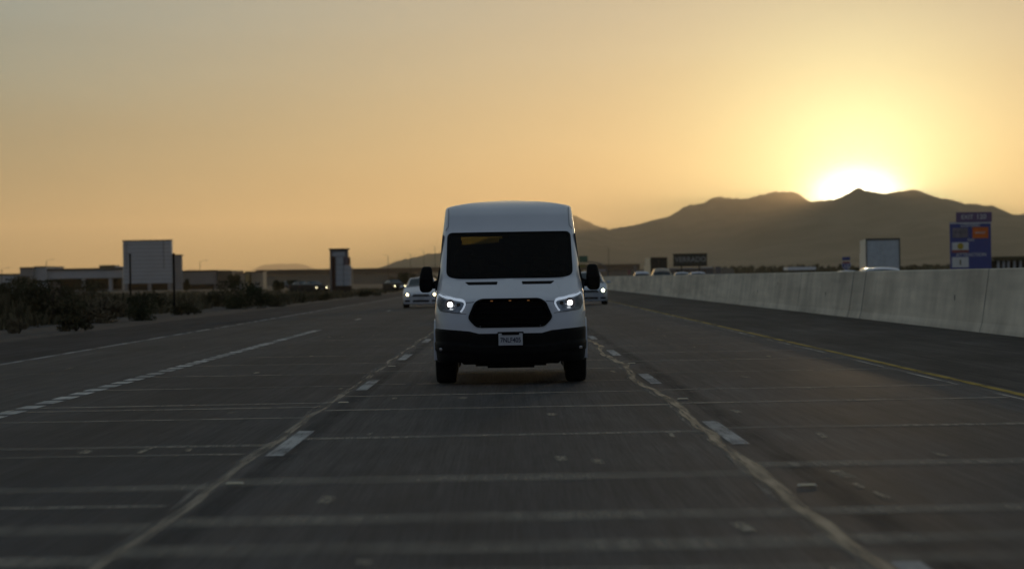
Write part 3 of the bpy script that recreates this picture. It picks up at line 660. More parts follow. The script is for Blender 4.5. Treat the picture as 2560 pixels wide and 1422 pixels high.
q_ = loc(2393, 2409, 608, 623, 0, 0); cxx, czz = (q_[0] + q_[1]) / 2, (q_[4] + q_[5]) / 2
b = MB(); b.tube([(cxx, -.035, czz), (cxx, -.021, czz)], .22, 24); b.build('yellow_disc', mat('yellow_disc_paint', (.5, .36, .03), .5), bs)
q_ = loc(2399, 2403, 649, 662, -.03, .008); lp('panel_mark', mat('olive_mark', (.22, .20, .10), .6), q_)
def sx_(px, py): a = W3(px, py, D); return (a.x - bs.location.x, -.012, a.z + .03)
text_mesh('EXIT', .42, swhite, bs, sx_(2418, 543)); text_mesh('120', .48, swhite, bs, sx_(2453, 542)); text_mesh('LODGING', .30, swhite, bs, sx_(2426, 563.5)); text_mesh('GAS', .26, swhite, bs, sx_(2427, 600)); text_mesh('ATTRACTION', .34, swhite, bs, sx_(2428, 637))
text_mesh('MARKET', .19, swhite, bs, (*sx_(2451, 582)[:1], -.024, sx_(2451, 582)[2]))
for a in (2390, 2464): b = MB(); q_ = loc(a - 2, a + 2, 560, 700, .07, .14); b.box(*q_[:4], 0, q_[5]); b.build('post', M['steel'], bs)
# interstate shield
D = 205
ish = empty('route_shield_sign', (W3(2116, 670, D).x, D, -.03), 'small blue and red route shield sign left of the white trailer', 'sign')
c_ = W3(2116, 664, D).z + .03; s_ = .33
sh = [(-.75, .95), (-.35, .82), (0, .95), (.35, .82), (.75, .95), (.98, .45), (.95, -.05), (.72, -.5), (.35, -.82), (0, -1), (-.35, -.82), (-.72, -.5), (-.95, -.05), (-.98, .45)]
def shield(pts, y, dep, name, m):
    b = MB(); n_ = len(pts); b.add([(x * s_, y, c_ + z * s_) for x, z in pts] + [(x * s_, y + dep, c_ + z * s_) for x, z in pts], [tuple(range(n_)), tuple(range(2 * n_ - 1, n_ - 1, -1))] + [(i, (i + 1) % n_, (i + 1) % n_ + n_, i + n_) for i in range(n_)]); b.build(name, m, ish)
shield([(x * 1.12, z * 1.12) for x, z in sh], 0, .02, 'shield_rim', swhite); shield([p_ for p_ in sh if p_[1] <= .46] , -.006, .005, 'shield_face', blue)
shield([(-.75, .95), (-.35, .82), (0, .95), (.35, .82), (.75, .95), (.93, .52), (-.93, .52)], -.006, .005, 'red_band', mat('shield_red', (.32, .03, .04), .5))
text_mesh('10', .44, swhite, ish, (0, -.012, c_ - .08)); b = MB(); b.box(-.04, .04, .03, .1, 0, c_ + .3); b.build('post', M['steel'], ish)
b = MB(); b.box(-.3, .3, -.0, .02, c_ + .42, c_ + .66); b.build('direction_plate', blue, ish); 
# VERRADO billboard
D = 430
vb = empty('billboard', (W3(1726, 690, D).x, D, -.03), 'wide dark green billboard on two posts beyond the barrier', 'sign')
def vl(a, b_, t_, bt, y, dep): q_ = bx(a, b_, t_, bt, D, dep); return (q_[0] - vb.location.x, q_[1] - vb.location.x, y, y + dep, q_[4] + .03, q_[5] + .03)
b = MB(); b.box(*vl(1683, 1768, 635, 664, 0, .3)); b.build('board', mat('billboard_green', (.038, .042, .03), .7, var=.1), vb)
b = MB()
for q_ in ((1682.3, 1768.7, 634.3, 635), (1682.3, 1768.7, 664, 664.8)): b.box(*vl(*q_, -.03, .34))
b.build('frame', M['dark_steel'], vb)
a_ = W3(1726.5, 649, D); text_mesh('VERRADO', 1.12, mat('billboard_letter', (.34, .34, .33), .6), vb, (a_.x - vb.location.x, -.012, a_.z + .03), sx=.98)
for a in (1704, 1749): q_ = vl(a - 1.6, a + 1.6, 664.8, 700, .05, .25); b = MB(); b.box(*q_[:4], 0, q_[5] - .003); b.build('post', M['dark_steel'], vb)
# long grey building beyond the barrier below the billboard
D = 700
gb = empty('grey_depot', (W3(1720, 690, D).x, D, -.03), 'long grey flat roofed depot under the billboard', 'building')
part('wall', mat('depot_grey', (.13, .14, .15), .8), gb, [flo(bx(1672, 1786, 672, 700, D, 20))]); part('roof', stucco_d, gb, [bx(1671, 1787, 670.6, 672, D - .4, 21)])
part('roof_unit', stucco, gb, [bx(1757, 1781, 667.4, 670.2, D + 3, 5)]); 
for a in (1690, 1712, 1734, 1756): part('bay_door', darkg, gb, [bx(a, a + 9, 676, 700, D - .09, .08)])
# pale square sign post
D = 260
ps = empty('small_sign', (W3(1795, 690, D).x, D, -.03), 'pale upright sign panel standing right of the grey depot', 'sign')
q_ = bx(1788.5, 1802.5, 666, 689, D, .05); b = MB(); b.box(q_[0] - ps.location.x, q_[1] - ps.location.x, 0, .05, q_[4] + .03, q_[5] + .03); b.build('panel', mat('sign_back', (.20, .17, .15), .7), ps)
b = MB(); b.box(-.04, .04, .06, .12, 0, q_[5]); b.build('post', M['steel'], ps)
# striped warning plate and white plate left of the lorry
for px, top, bt, wpx, colr, lab in ((1573, 674, 686, 8, (.30, .14, .11), 'small reddish warning plate left of the dark lorry'), (1588, 664, 684, 7, (.20, .18, .17), 'pale slim plate between the warning plate and the dark lorry')):
    D = 300; s0 = empty('warning_plate', (W3(px, 690, D).x, D, -.03), lab, 'sign', group='small plates beyond the barrier'); q_ = bx(px - wpx / 2, px + wpx / 2, top, bt, D, .04)
    b = MB(); b.box(q_[0] - s0.location.x, q_[1] - s0.location.x, 0, .04, q_[4] + .03, q_[5] + .03); b.build('panel', mat('plate_face', colr, .6), s0)
    b = MB(); b.box(-.04, .04, .045, .11, 0, q_[5]); b.build('post', M['steel'], s0)
# cantilever sign structure behind the right sedan
D = 480
cg = empty('overhead_sign_structure', (W3(1521, 690, D).x, D, -.03), 'curved steel arm carrying a small green road sign', 'sign')
def cl(px, py): a = W3(px, py, D); return (a.x - cg.location.x, 0, a.z + .03)
b = MB(); pts = [cl(1521, 700), cl(1521, 690), cl(1519, 678), cl(1513, 667), cl(1503, 660), cl(1490, 656.5), cl(1470, 655), cl(1445, 654.5)]
pts[0] = (pts[0][0], 0, 0); b.tube(pts, [.17, .16, .15, .14, .13, .12, .10, .09], 10); b.build('curved_arm', mat('arm_steel', (.08, .085, .09), .6), cg)
a, b2 = cl(1447, 640), cl(1469, 655); b = MB(); b.box(a[0], b2[0], -.25, -.17, b2[2], a[2]); b.build('sign_panel', mat('sign_green', (.02, .12, .075), .5), cg)
a, b2 = cl(1444, 660.5), cl(1464, 669); b = MB(); b.box(a[0], b2[0], -.25, -.17, b2[2], a[2]); b.build('sign_panel', mat('sign_olive', (.12, .12, .02), .5), cg)
a, b2 = cl(1497, 673), cl(1514, 678); b = MB(); b.box(a[0], b2[0], -.25, -.17, b2[2], a[2]); b.build('sign_panel', mat('sign_grey', (.28, .28, .29), .5), cg)
# right edge building
D = 520
rb = empty('columned_building', (W3(2530, 690, D).x, D, -.03), 'low building with pale columns right of the blue service sign', 'building')
part('wall', darkg, rb, [flo(bx(2488, 2600, 646, 700, D + 1.2, 12))]); part('roof', mat('olive_roof', (.06, .052, .02), .8), rb, [bx(2484, 2604, 641.5, 650, D - .2, 14)])
for a in (2494, 2507, 2519, 2534, 2549): part('column', stucco, rb, [flo((*bx(a, a + 6, 650, 700, D + .2, .7)[:5], W3(a, 650.3, D).z - .02))])
# ------------------------------------------------------------------ the white van
VY = 33.9
van = empty('passenger_van', (0, VY, 0), 'white high roof passenger van facing the camera in the middle lane, headlights on', 'van')
def table(pts, win=.035):
    zs = np.arange(.20, 2.46, .005); a = np.array(pts, float); v_ = np.interp(zs, a[:, 0], a[:, 1]); k = max(1, int(win / .005)); ker = np.hanning(2 * k + 3); ker /= ker.sum()
    vp = np.pad(v_, k + 1, mode='edge'); v2 = np.convolve(vp, ker, 'valid'); return lambda z: float(np.interp(z, zs, v2))
Yf = table([(.2, .09), (.25, .06), (.35, .01), (.50, 0), (.66, 0), (.80, .02), (1.00, .07), (1.06, .10), (1.10, .15), (1.20, .37), (1.30, .62), (1.345, .73), (1.40, .785), (1.96, 1.46), (2.02, 1.53), (2.20, 1.70), (2.28, 1.84), (2.33, 2.0), (2.37, 2.2), (2.395, 2.5), (2.408, 2.9), (2.46, 3.0)], .03)
Wd = table([(.2, .92), (.4, .945), (.7, .955), (.92, .968), (1.1, .950), (1.3, .942), (1.55, .935), (1.97, .893), (2.2, .862), (2.28, .85), (2.31, .83), (2.33, .76), (2.35, .66), (2.372, .53), (2.39, .36), (2.40, .22), (2.408, .10)], .010)
RX = table([(.2, .25), (1.0, .27), (1.12, .22), (1.30, .13), (1.5, .085), (2.1, .085), (2.25, .10), (2.41, .1)])
RY = table([(.2, .40), (1.0, .42), (1.3, .32), (1.5, .26), (2.1, .26), (2.41, .3)])
BOW = table([(.2, .09), (1.05, .10), (1.3, .13), (1.9, .12), (2.3, .06), (2.41, .0)])
LEN = 5.55
def surf(c, z, off=0.0):
    """point on the van skin: c in -1..1 across the nose, 1..2 round the corner, beyond 2 metres back along the side"""
    W_ = Wd(z); rx = min(RX(z), W_ * .8); ry = RY(z); a = abs(c); sg = 1 if c >= 0 else -1; xf = W_ - rx
    y0 = Yf(z); bw = BOW(z)
    if a <= 1: x = xf * a; y = y0 + bw * (x / W_) ** 2
    elif a <= 2:
        th = (a - 1) * math.pi / 2; x = xf + rx * math.sin(th); y = y0 + bw * (xf / W_) ** 2 + ry * (1 - math.cos(th))
    else: x = W_; y = y0 + bw * (xf / W_) ** 2 + ry + (a - 2)
    if z > 1.15:                                    # the cab narrows towards the windshield
        k = max(0, min(1, (z - 1.15) / .35)) * max(0, min(1, (2.6 - y) / 1.5)); x *= 1 - .030 * k * k * (3 - 2 * k)
    return Vector((sg * x, min(y, LEN), z))
def c_of_x(x, z):
    W_ = Wd(z); rx = min(RX(z), W_ * .8); xf = W_ - rx; a = abs(x); sg = 1 if x >= 0 else -1
    if a <= xf: return sg * a / xf
    return sg * (1 + math.asin(min(1, (a - xf) / rx)) / (math.pi / 2))
def fx(x, z, off=0.0):
    """skin point seen from the front at x, z pushed out by off"""
    c = c_of_x(x, z); p = surf(c, z)
    if abs(p.x) > .01: c = c_of_x(x * x / p.x, z); p = surf(c, z)
    e = .01
    du = surf(c + e * (-1 if c > 0 else 1), z) - p
    if c > 0: du = -du
    dz_ = surf(c_of_x(x, z + .01) if abs(x) < Wd(z + .01) - .01 else c, z + .01) - p
    n_ = du.cross(dz_)
    if n_.length < 1e-9: n_ = Vector((0, -1, 0))
    n_.normalize()
    if n_.y > 0: n_ = -n_
    return p + n_ * off
# windshield, grille, lamps: outlines as (x, z) in the van's own metres, seen from the front
def rounded(pts, rad, k=6):
    out = []; n_ = len(pts)
    for i in range(n_):
        p = Vector(pts[i]); a = Vector(pts[i - 1]); b = Vector(pts[(i + 1) % n_]); ra = rad[i] if isinstance(rad, (list, tuple)) else rad
        da = (a - p).normalized() * min(ra, (a - p).length * .45); db = (b - p).normalized() * min(ra, (b - p).length * .45)
        for j in range(k + 1):
            t_ = j / k; out.append(((1 - t_) ** 2 * (p + da) + 2 * t_ * (1 - t_) * p + t_ ** 2 * (p + db)))
    return out
def dens(poly, st=.03):
    out = []
    for i, p in enumerate(poly):
        q_ = poly[(i + 1) % len(poly)]; k = max(1, int((q_ - p).length / st)); out += [p + (q_ - p) * j / k for j in range(k)]
    return out
def patch(name, poly, m, parent, off, lip=0.02, t0=0.0, t1=1.0, rings=10, smooth=True):
    """plate that follows the skin, t0..1 of the way out from the middle, with an edge that turns back into the body"""
    c = sum(poly, Vector((0, 0))) / len(poly); P = dens(poly); n_ = len(P); vs, fs = [], []
    ts = [t0 + (t1 - t0) * j / rings for j in range(rings + 1)]; 
    if t0 == 0: ts = ts[1:]; vs.append(fx(c.x, c.y, off))
    k0 = len(vs)
    for t_ in ts: vs += [fx(*(c + (p - c) * t_), off) for p in P]
    for e_ in ([0] if t0 == 0 else [1, 0]): pass
    for j in range(len(ts) - 1): fs += [(k0 + j * n_ + i, k0 + j * n_ + (i + 1) % n_, k0 + (j + 1) * n_ + (i + 1) % n_, k0 + (j + 1) * n_ + i) for i in range(n_)]
    if t0 == 0: fs += [(0, k0 + (i + 1) % n_, k0 + i) for i in range(n_)]
    last = k0 + (len(ts) - 1) * n_; k1 = len(vs); vs += [fx(*(c + (p - c) * t1), off - lip) for p in P]
    fs += [(last + i, last + (i + 1) % n_, k1 + (i + 1) % n_, k1 + i) for i in range(n_)]
    if t0 > 0:
        k2 = len(vs); vs += [fx(*(c + (p - c) * t0), off - lip) for p in P]; fs += [(k0 + i, k2 + i, k2 + (i + 1) % n_, k0 + (i + 1) % n_) for i in range(n_)]
    return me_obj(name, vs, fs, m, parent, smooth, sharp=40)
def ribbon(name, pts, wd, m, parent, off, lip=.006):
    vs, fs = [], []; P = []
    for a, b in zip(pts[:-1], pts[1:]):
        a, b = Vector(a), Vector(b); k = max(1, int((b - a).length / .02)); P += [a + (b - a) * j / k for j in range(k)]
    P.append(Vector(pts[-1]))
    for i, p in enumerate(P):
        t_ = (P[min(i + 1, len(P) - 1)] - P[max(0, i - 1)]).normalized(); n_ = Vector((-t_.y, t_.x)); ww = wd(i / (len(P) - 1)) if callable(wd) else wd
        a, b = p + n_ * ww / 2, p - n_ * ww / 2; vs += [fx(*a, off - lip), fx(*a, off), fx(*b, off), fx(*b, off - lip)]
    for i in range(len(P) - 1):
        for j in range(3): fs.append((4 * i + j, 4 * i + j + 1, 4 * i + j + 5, 4 * i + j + 4))
    return me_obj(name, vs, fs, m, parent, True, sharp=50)
V2 = lambda pts: [Vector(p) for p in pts]
WS = rounded([(-.812, 1.955), (.812, 1.955), (.822, 1.385), (.68, 1.345), (-.68, 1.345), (-.822, 1.385)], [.075, .075, .07, .12, .12, .07])
GR = rounded([(-.37, 1.083), (.37, 1.083), (.455, 1.04), (.535, .855), (.515, .815), (.43, .728), (-.43, .728), (-.515, .815), (-.535, .855), (-.455, 1.04)], .04)
def inside(p, poly):
    c = False; n_ = len(poly)
    for i in range(n_):
        a, b = poly[i], poly[i - 1]
        if (a[1] > p[1]) != (b[1] > p[1]) and p[0] < (b[0] - a[0]) * (p[1] - a[1]) / (b[1] - a[1]) + a[0]: c = not c
    return c
wc = sum(WS, Vector((0, 0))) / len(WS); WSin = [wc + (p - wc) * .975 for p in WS]
gcn = sum(GR, Vector((0, 0))) / len(GR); GRin = [gcn + (p - gcn) * .965 for p in GR]
# z line where white bodywork ends above the dark lower bumper
def zb(x):
    a = abs(x)
    return .676 if a < .40 else (.676 + (a - .40) / .12 * .035 if a < .52 else .711 + (a - .52) / .45 * .04)
cs_ = list(np.linspace(0, 1, 27)) + list(1 + np.linspace(0, 1, 13)[1:]) + list(2 + np.concatenate([np.linspace(0, 2.4, 41)[1:], np.linspace(2.4, 5.6, 50)[1:]]))
cols = [-c for c in cs_[::-1][:-1]] + cs_
zs_ = list(np.arange(.30, 2.27, .0235)) + list(np.linspace(2.27, 2.408, 16)[1:])
WH = [(.90, .90), (4.20, 4.20)]
def shell(name, m, test, tf=None, smooth=True):
    vs = [surf(c, z) for z in zs_ for c in cols]; n_ = len(cols); fs = []
    if tf: vs = [tf(p) for p in vs]
    for j in range(len(zs_) - 1):
        for i in range(n_ - 1):
            cc = (cols[i] + cols[i + 1]) / 2; zc = (zs_[j] + zs_[j + 1]) / 2
            if vs[j * n_ + i].y >= LEN - .001 and vs[j * n_ + i + 1].y >= LEN - .001: continue
            if test(surf(cc, zc), cc): fs.append((j * n_ + i, j * n_ + i + 1, (j + 1) * n_ + i + 1, (j + 1) * n_ + i))
    j = len(zs_) - 1; half = n_ // 2
    for i in range(half): fs.append((j * n_ + i, j * n_ + i + 1, j * n_ + n_ - 2 - i, j * n_ + n_ - 1 - i)) if i < half - 0 and i + 1 <= n_ - 2 - i else None
    # rear end, with two window openings
    rv, rf = [], []; rows = [zs_[k] for k in range(0, len(zs_), 2)]
    if rows[-1] != zs_[-1]: rows.append(zs_[-1])
    X = np.linspace(-1, 1, 41)
    for z in rows:
        for x in X: q_ = Vector((x * Wd(z), LEN, z)); rv.append(tf(q_) if tf else q_)
    for a in range(len(rows) - 1):
        for b in range(40):
            zc = (rows[a] + rows[a + 1]) / 2; xc = (X[b] + X[b + 1]) / 2 * Wd(zc)
            if 1.42 < zc < 2.0 and .09 < abs(xc) < .74: continue
            rf.append((a * 41 + b, (a + 1) * 41 + b, (a + 1) * 41 + b + 1, a * 41 + b + 1))
    k = len(vs); vs += rv; fs += [tuple(q_ + k for q_ in f) for f in rf]
    return me_obj(name, vs, fs, m, van, smooth, sharp=32)
def body_test(p, c):
    if abs(c) < 2 and inside((p.x, p.z), WSin): return False
    if abs(c) < 2 and inside((p.x, p.z), GRin): return False
    for yc, _ in WH:
        if abs(c) > 1.4 and math.hypot(p.y - yc, p.z - .36) < .44: return False
    if abs(c) <= 2 and p.z < .5: return False
    return True
shell('body', M['white'], body_test)
def trim_test(p, c):
    if abs(c) < 2 and inside((p.x, p.z), [wc + (q_ - wc) * 1.0 for q_ in WS]): return False
    return p.z > 1.30 or abs(c) > 2.6
shell('interior_trim', M['interior'], trim_test, lambda p: Vector((p.x * .955, .06 + p.y * .975, p.z * .985 if p.z > .6 else p.z)))
# roof shoulder beads at the top corners, shadow line put into their grey
for s in (-1, 1):
    ribbon('roof_bead', [(s * .80, 2.285), (s * .795, 2.20), (s * .80, 2.04), (s * .835, 1.99)], .012, mat('bead_shadow_line', (.35, .36, .38), .5, var=.02), van, .004)
# dark lower bumper
def bumper():
    cc = [c for c in cols if abs(c) <= 2.30]; rows = np.linspace(0, 1, 22); vs, fs = [], []
    for t_ in rows:
        for c in cc:
            p0 = surf(c, .6); z1 = zb(p0.x) if abs(c) < 2 else .751; z0 = .262 + (.03 if abs(p0.x) > .62 else 0); z = z0 + (z1 - z0) * t_
            p = surf(c, max(z, .2)); n_ = Vector((p.x * .35, -1 if abs(c) < 1.5 else -.3, 0)).normalized() if abs(c) < 2 else Vector((1 if c > 0 else -1, 0, 0))
            bulge = .012 + (.014 if .33 < t_ < .55 else 0) + (-.03 * max(0, (t_ - .9) / .1))
            vs.append(p + n_ * bulge)
    n_ = len(cc); fs = [(j * n_ + i, j * n_ + i + 1, (j + 1) * n_ + i + 1, (j + 1) * n_ + i) for j in range(21) for i in range(n_ - 1)]
    k = len(vs); vs += [Vector((v_.x, v_.y + .16, v_.z + .01)) for v_ in vs[:n_]]; fs += [(i, k + i, k + i + 1, i + 1) for i in range(n_ - 1)]
    return me_obj('lower_bumper', vs, fs, M['black_plastic'], van, True, sharp=35)
bump = bumper()
for s in (-1, 1):
    b = MB(); b.bbox(s * .88 - .03, s * .88 + .03, .13, .20, .435, .475, .008); b.build('fog_reflector', M['chrome'], bump)
b = MB(); b.box(-.42, .42, -.03, .012, .30, .40)
for k in range(3): b.box(-.40, .40, -.036, -.031, .315 + k * .028, .327 + k * .028)
b.build('lower_intake', M['grille'], bump)
# grille: frame, recessed back, honeycomb bars, three amber markers
gr = patch('grille', GR, M['grille'], van, .014, .05, t0=.93, t1=1.0, rings=2)
GB = [gcn + (p - gcn) * .96 for p in GR]
bk = patch('grille_back', GB, M['grille'], gr, -.035, .01, rings=6)
b = MB()
for zz in np.linspace(.775, 1.035, 5):
    hw = .50 - abs(zz - .87) * .3; 
    pts = [fx(x, zz, -.004) for x in np.linspace(-hw, hw, 24)]; b.tube(pts, .009, 6)
b.build('grille_bars', M['grille'], gr)
for x in (-.232, -.0, .232):
    p = fx(x, 1.052, .016); b = MB(); b.bbox(p.x - .016, p.x + .016, p.y - .008, p.y + .02, p.z - .006, p.z + .006, .003); b.build('marker_lamp', M['amber'], gr)
# windshield with its black printed border
fr = patch('windshield_frame', WS, M['grille'], van, .006, .02, t0=.955, t1=1.0, rings=3)
patch('windshield', WS, M['windshield'], van, .003, .002, t0=0, t1=.96, rings=16)
M['seal'] = mat('seam_shadow', (.10, .105, .11), .7, var=.05)
# cowl vents
for s in (-1, 1):
    poly = V2([(s * .575, 1.302), (s * .155, 1.302), (s * .165, 1.268), (s * .53, 1.268)])
    if s > 0: poly = poly[::-1]
    o = patch('cowl_vent', rounded(poly, .008, 2), M['grille'], van, .005, .012, rings=4)
# wiper arms and washers
b = MB()
for x0, x1 in ((-.70, -.05), (.05, .70)):
    b.tube([fx(x, 1.362 - .018 * math.sin((x - x0) / (x1 - x0) * 3.14) + .0, .018) for x in np.linspace(x0, x1, 12)], .007, 6)
b.build('wiper', M['black_plastic'], van)
# shut lines of the hood and nose
for s in (-1, 1):
    ribbon('hood_seam', [(s * .455, 1.052), (s * .50, 1.047), (s * .553, 1.045)], .007, M['seal'], van, .002)
    ribbon('hood_crease', [(s * .60, 1.30), (s * .63, 1.22), (s * .66, 1.13)], .010, mat('crease', (.62, .64, .66), .4, var=.02), van, .001)
    ribbon('bumper_seam', [(s * .556, .900), (s * .70, .917), (s * .84, .935), (s * .90, .95)], .006, M['seal'], van, .002)
# plate and bracket
b = MB(); b.bbox(-.165, .165, -.048, -.022, .505, .672, .006); b.build('plate_bracket', M['black_plastic'], bump)
pl = MB(); pl.bbox(-.1525, .1525, -.056, -.050, .500, .6525, .0025); plate = pl.build('number_plate', M['plate'], bump)
text_mesh('7NLF405', .088, M['ink'], plate, (0, -.0585, .565), .001, .80)
b = MB(); b.box(-.11, .11, -.062, -.0575, .632, .668); b.build('plate_clip', M['black_plastic'], plate)
# headlights
for s in (-1, 1):
    HP = [(s * x, z) for x, z in ((.905, 1.168), (.80, 1.120), (.70, 1.098), (.60, 1.078), (.556, 1.050), (.552, 1.020), (.588, .955), (.625, .915), (.66, .917), (.80, .935), (.885, .950), (.925, 1.05))]
    if s > 0: HP = HP[::-1]
    HPr = rounded(V2(HP), .02, 3)
    hl = patch('headlight', HPr, M['lamp_bowl'], van, .004, .02, rings=6)
    path = [(s * x, z) for x, z in ((.902, 1.150), (.86, 1.126), (.80, 1.105), (.70, 1.083), (.62, 1.068), (.590, 1.058), (.574, 1.040), (.571, 1.020), (.585, .985), (.608, .948), (.628, .926))]
    ribbon('daylight_strip', path, lambda t_: .020 + .006 * math.sin(t_ * 3.14), M['drl'], hl, .012, .008)
    # projector with bowl, inner chrome and small signal lamp
    p = fx(s * .758, 1.020, .012)
    b = MB(); b.tube([(p.x, p.y - .004, p.z), (p.x, p.y - .001, p.z)], .068, 28); b.build('reflector_ring', M['chrome'], hl)
    b = MB(); prof_ = []
    b.bbox(p.x - .032, p.x + .032, p.y - .022, p.y - .006, p.z - .028, p.z + .028, .013); b.build('lit_projector', M['lamp'], hl)
    p2 = fx(s * .742, .962, .012); b = MB(); b.bbox(p2.x - .022, p2.x + .022, p2.y - .008, p2.y, p2.z - .007, p2.z + .007, .003); b.build('small_reflector', mat('painted_glint', (.8, .8, .8), .3, emit=(.9, .95, 1), estr=.5), hl)  # emission paints a glint on the wider reflector, which is no lamp
    p3 = fx(s * .70, .995, .012); b = MB(); b.bbox(p3.x - .007, p3.x + .007, p3.y - .006, p3.y, p3.z - .006, p3.z + .006, .002); b.build('small_reflector', M['chrome'], hl)
    p4 = fx(s * .655, 1.015, .010); b = MB(); b.bbox(p4.x - .026, p4.x + .026, p4.y - .006, p4.y + .003, p4.z - .022, p4.z + .022, .008); b.build('turn_signal', mat('signal_smoke', (.05, .04, .03), .2, metal=.4), hl)
    patch('headlight_lens', [hlc for hlc in HPr], M['clear'], hl, .020, .022, rings=6)
# bumper corner shut line and fender line
# doors: window, handle, shut line on each side
def side_w(z, y):
    if z <= 1.15: return Wd(z)
    k = max(0, min(1, (z - 1.15) / .35)) * max(0, min(1, (2.6 - y) / 1.5)); return Wd(z) * (1 - .030 * k * k * (3 - 2 * k))
def side_plate(name, s, y0, y1, z0, z1, m, parent, off=.003, rad=.06, slant=0.0):
    poly = rounded([(y0 + slant, z1), (y1, z1), (y1, z0), (y0, z0)], rad, 4); c = sum(poly, Vector((0, 0))) / len(poly); P = dens(poly, .08); vs = [Vector((s * (side_w(c.y, c.x) + off), c.x, c.y))]
    for t_ in (.5, 1): vs += [Vector((s * (side_w((c + (p - c) * t_).y, (c + (p - c) * t_).x) + off), *(c + (p - c) * t_))) for p in P]
    n_ = len(P); vs += [Vector((s * (side_w(p.y, p.x) + off - .008), *p)) for p in P]
    fs = [(0, 1 + i, 1 + (i + 1) % n_) for i in range(n_)] + [(1 + j * n_ + i, 1 + j * n_ + (i + 1) % n_, 1 + (j + 1) * n_ + (i + 1) % n_, 1 + (j + 1) * n_ + i) for j in range(2) for i in range(n_)]
    return me_obj(name, vs, fs, m, parent, True, sharp=40)
for s in (-1, 1):
    side_plate('front_side_window', s, 1.14, 2.10, 1.34, 1.93, M['tinted'], van, slant=.42, rad=.05)
    for a, b2 in ((2.28, 3.25), (3.33, 4.30), (4.38, 5.35)): side_plate('side_window', s, a, b2, 1.36, 1.98, M['tinted'], van)
    b = MB()
    for y in (1.12, 2.19, 3.29): b.box(s * .972 - .002, s * .972 + .002, y, y + .008, .50, 1.30)
    b.build('door_seam', M['seal'], van)
    b = MB(); b.bbox(min(s * .955, s * 1.0), max(s * .955, s * 1.0), 1.96, 2.14, 1.08, 1.12, .01); b.build('door_handle', M['black_plastic'], van)
    b = MB(); b.bbox(min(s * .955, s * .985), max(s * .955, s * .985), 1.40, 3.70, .44, .60, .012); b.build('side_moulding', M['black_plastic'], van)
    # mirrors
    mr = empty('tmp', (0, 0, 0), None, None); bpy.data.objects.remove(mr)
    vs, fs = [], []; secs = [(1.178, .040, .07, 1.10), (1.19, .062, .085, 1.097), (1.215, .082, .10, 1.095), (1.27, .090, .11, 1.094), (1.34, .088, .11, 1.092), (1.345, .092, .115, 1.092), (1.42, .080, .105, 1.088), (1.48, .070, .095, 1.084), (1.505, .058, .08, 1.082), (1.517, .035, .05, 1.080)]
    k_ = 20
    for z, hw, hd, xc in secs:
        for j in range(k_):
            th = 2 * math.pi * j / k_; ct, st = math.cos(th), math.sin(th); e_ = .5
            vs.append((s * (xc - 0.0) + hw * (abs(ct) ** e_) * (1 if ct > 0 else -1), 1.16 + hd * (abs(st) ** e_) * (1 if st > 0 else -1), z))
    fs = [(i * k_ + j, i * k_ + (j + 1) % k_, (i + 1) * k_ + (j + 1) % k_, (i + 1) * k_ + j) for i in range(len(secs) - 1) for j in range(k_)] + [tuple(range(k_)), tuple(range((len(secs) - 1) * k_, len(secs) * k_))]
    mo = me_obj('side_mirror', vs, fs, M['black_plastic'], van, True, sharp=50)
    b = MB(); b.tube([(s * .90, 1.20, 1.29), (s * .98, 1.19, 1.275), (s * 1.03, 1.17, 1.27)], [.07, .05, .045], 12); b.build('mirror_arm', M['black_plastic'], mo, True)
    b = MB(); b.add([(s * .935, .99, 1.20), (s * .935, 1.35, 1.20), (s * .925, 1.35, 1.36), (s * .905, 1.20, 1.50), (s * .975, .99, 1.20), (s * .975, 1.35, 1.20), (s * .942, 1.35, 1.36), (s * .918, 1.20, 1.50)], [(0, 1, 2, 3), (7, 6, 5, 4), (0, 4, 5, 1), (1, 5, 6, 2), (2, 6, 7, 3), (3, 7, 4, 0)])
    b.build('mirror_base', M['black_plastic'], mo)
# wheels
def wheel(parent, x, y, rad, wdt, s, rimr=.22):
    b = MB(); h = wdt / 2; prf = [(-h * .6, rimr), (-h * .92, rimr + .02), (-h, rad - .06), (-h * .9, rad - .018), (-h * .62, rad), (h * .62, rad), (h * .9, rad - .018), (h, rad - .06), (h * .92, rimr + .02), (h * .6, rimr)]
    b.lathe_x(prf, x, y, rad, 40); t_ = b.build('tyre', M['rubber'], None, True); 
    root = t_; t_.name = 'wheel'; t_.data.name = 'wheel'; t_.parent = parent
    b = MB(); b.lathe_x([(-h * .5, .001), (-h * .5, rimr), (h * .5, rimr), (h * .35, rimr - .03), (h * .2, .08), (h * .42, .06), (h * .42, .001)] if s > 0 else [(h * .5, .001), (h * .5, rimr), (-h * .5, rimr), (-h * .35, rimr - .03), (-h * .2, .08), (-h * .42, .06), (-h * .42, .001)], x, y, rad, 30)
    b.build('rim', M['alloy'], t_, True); return t_
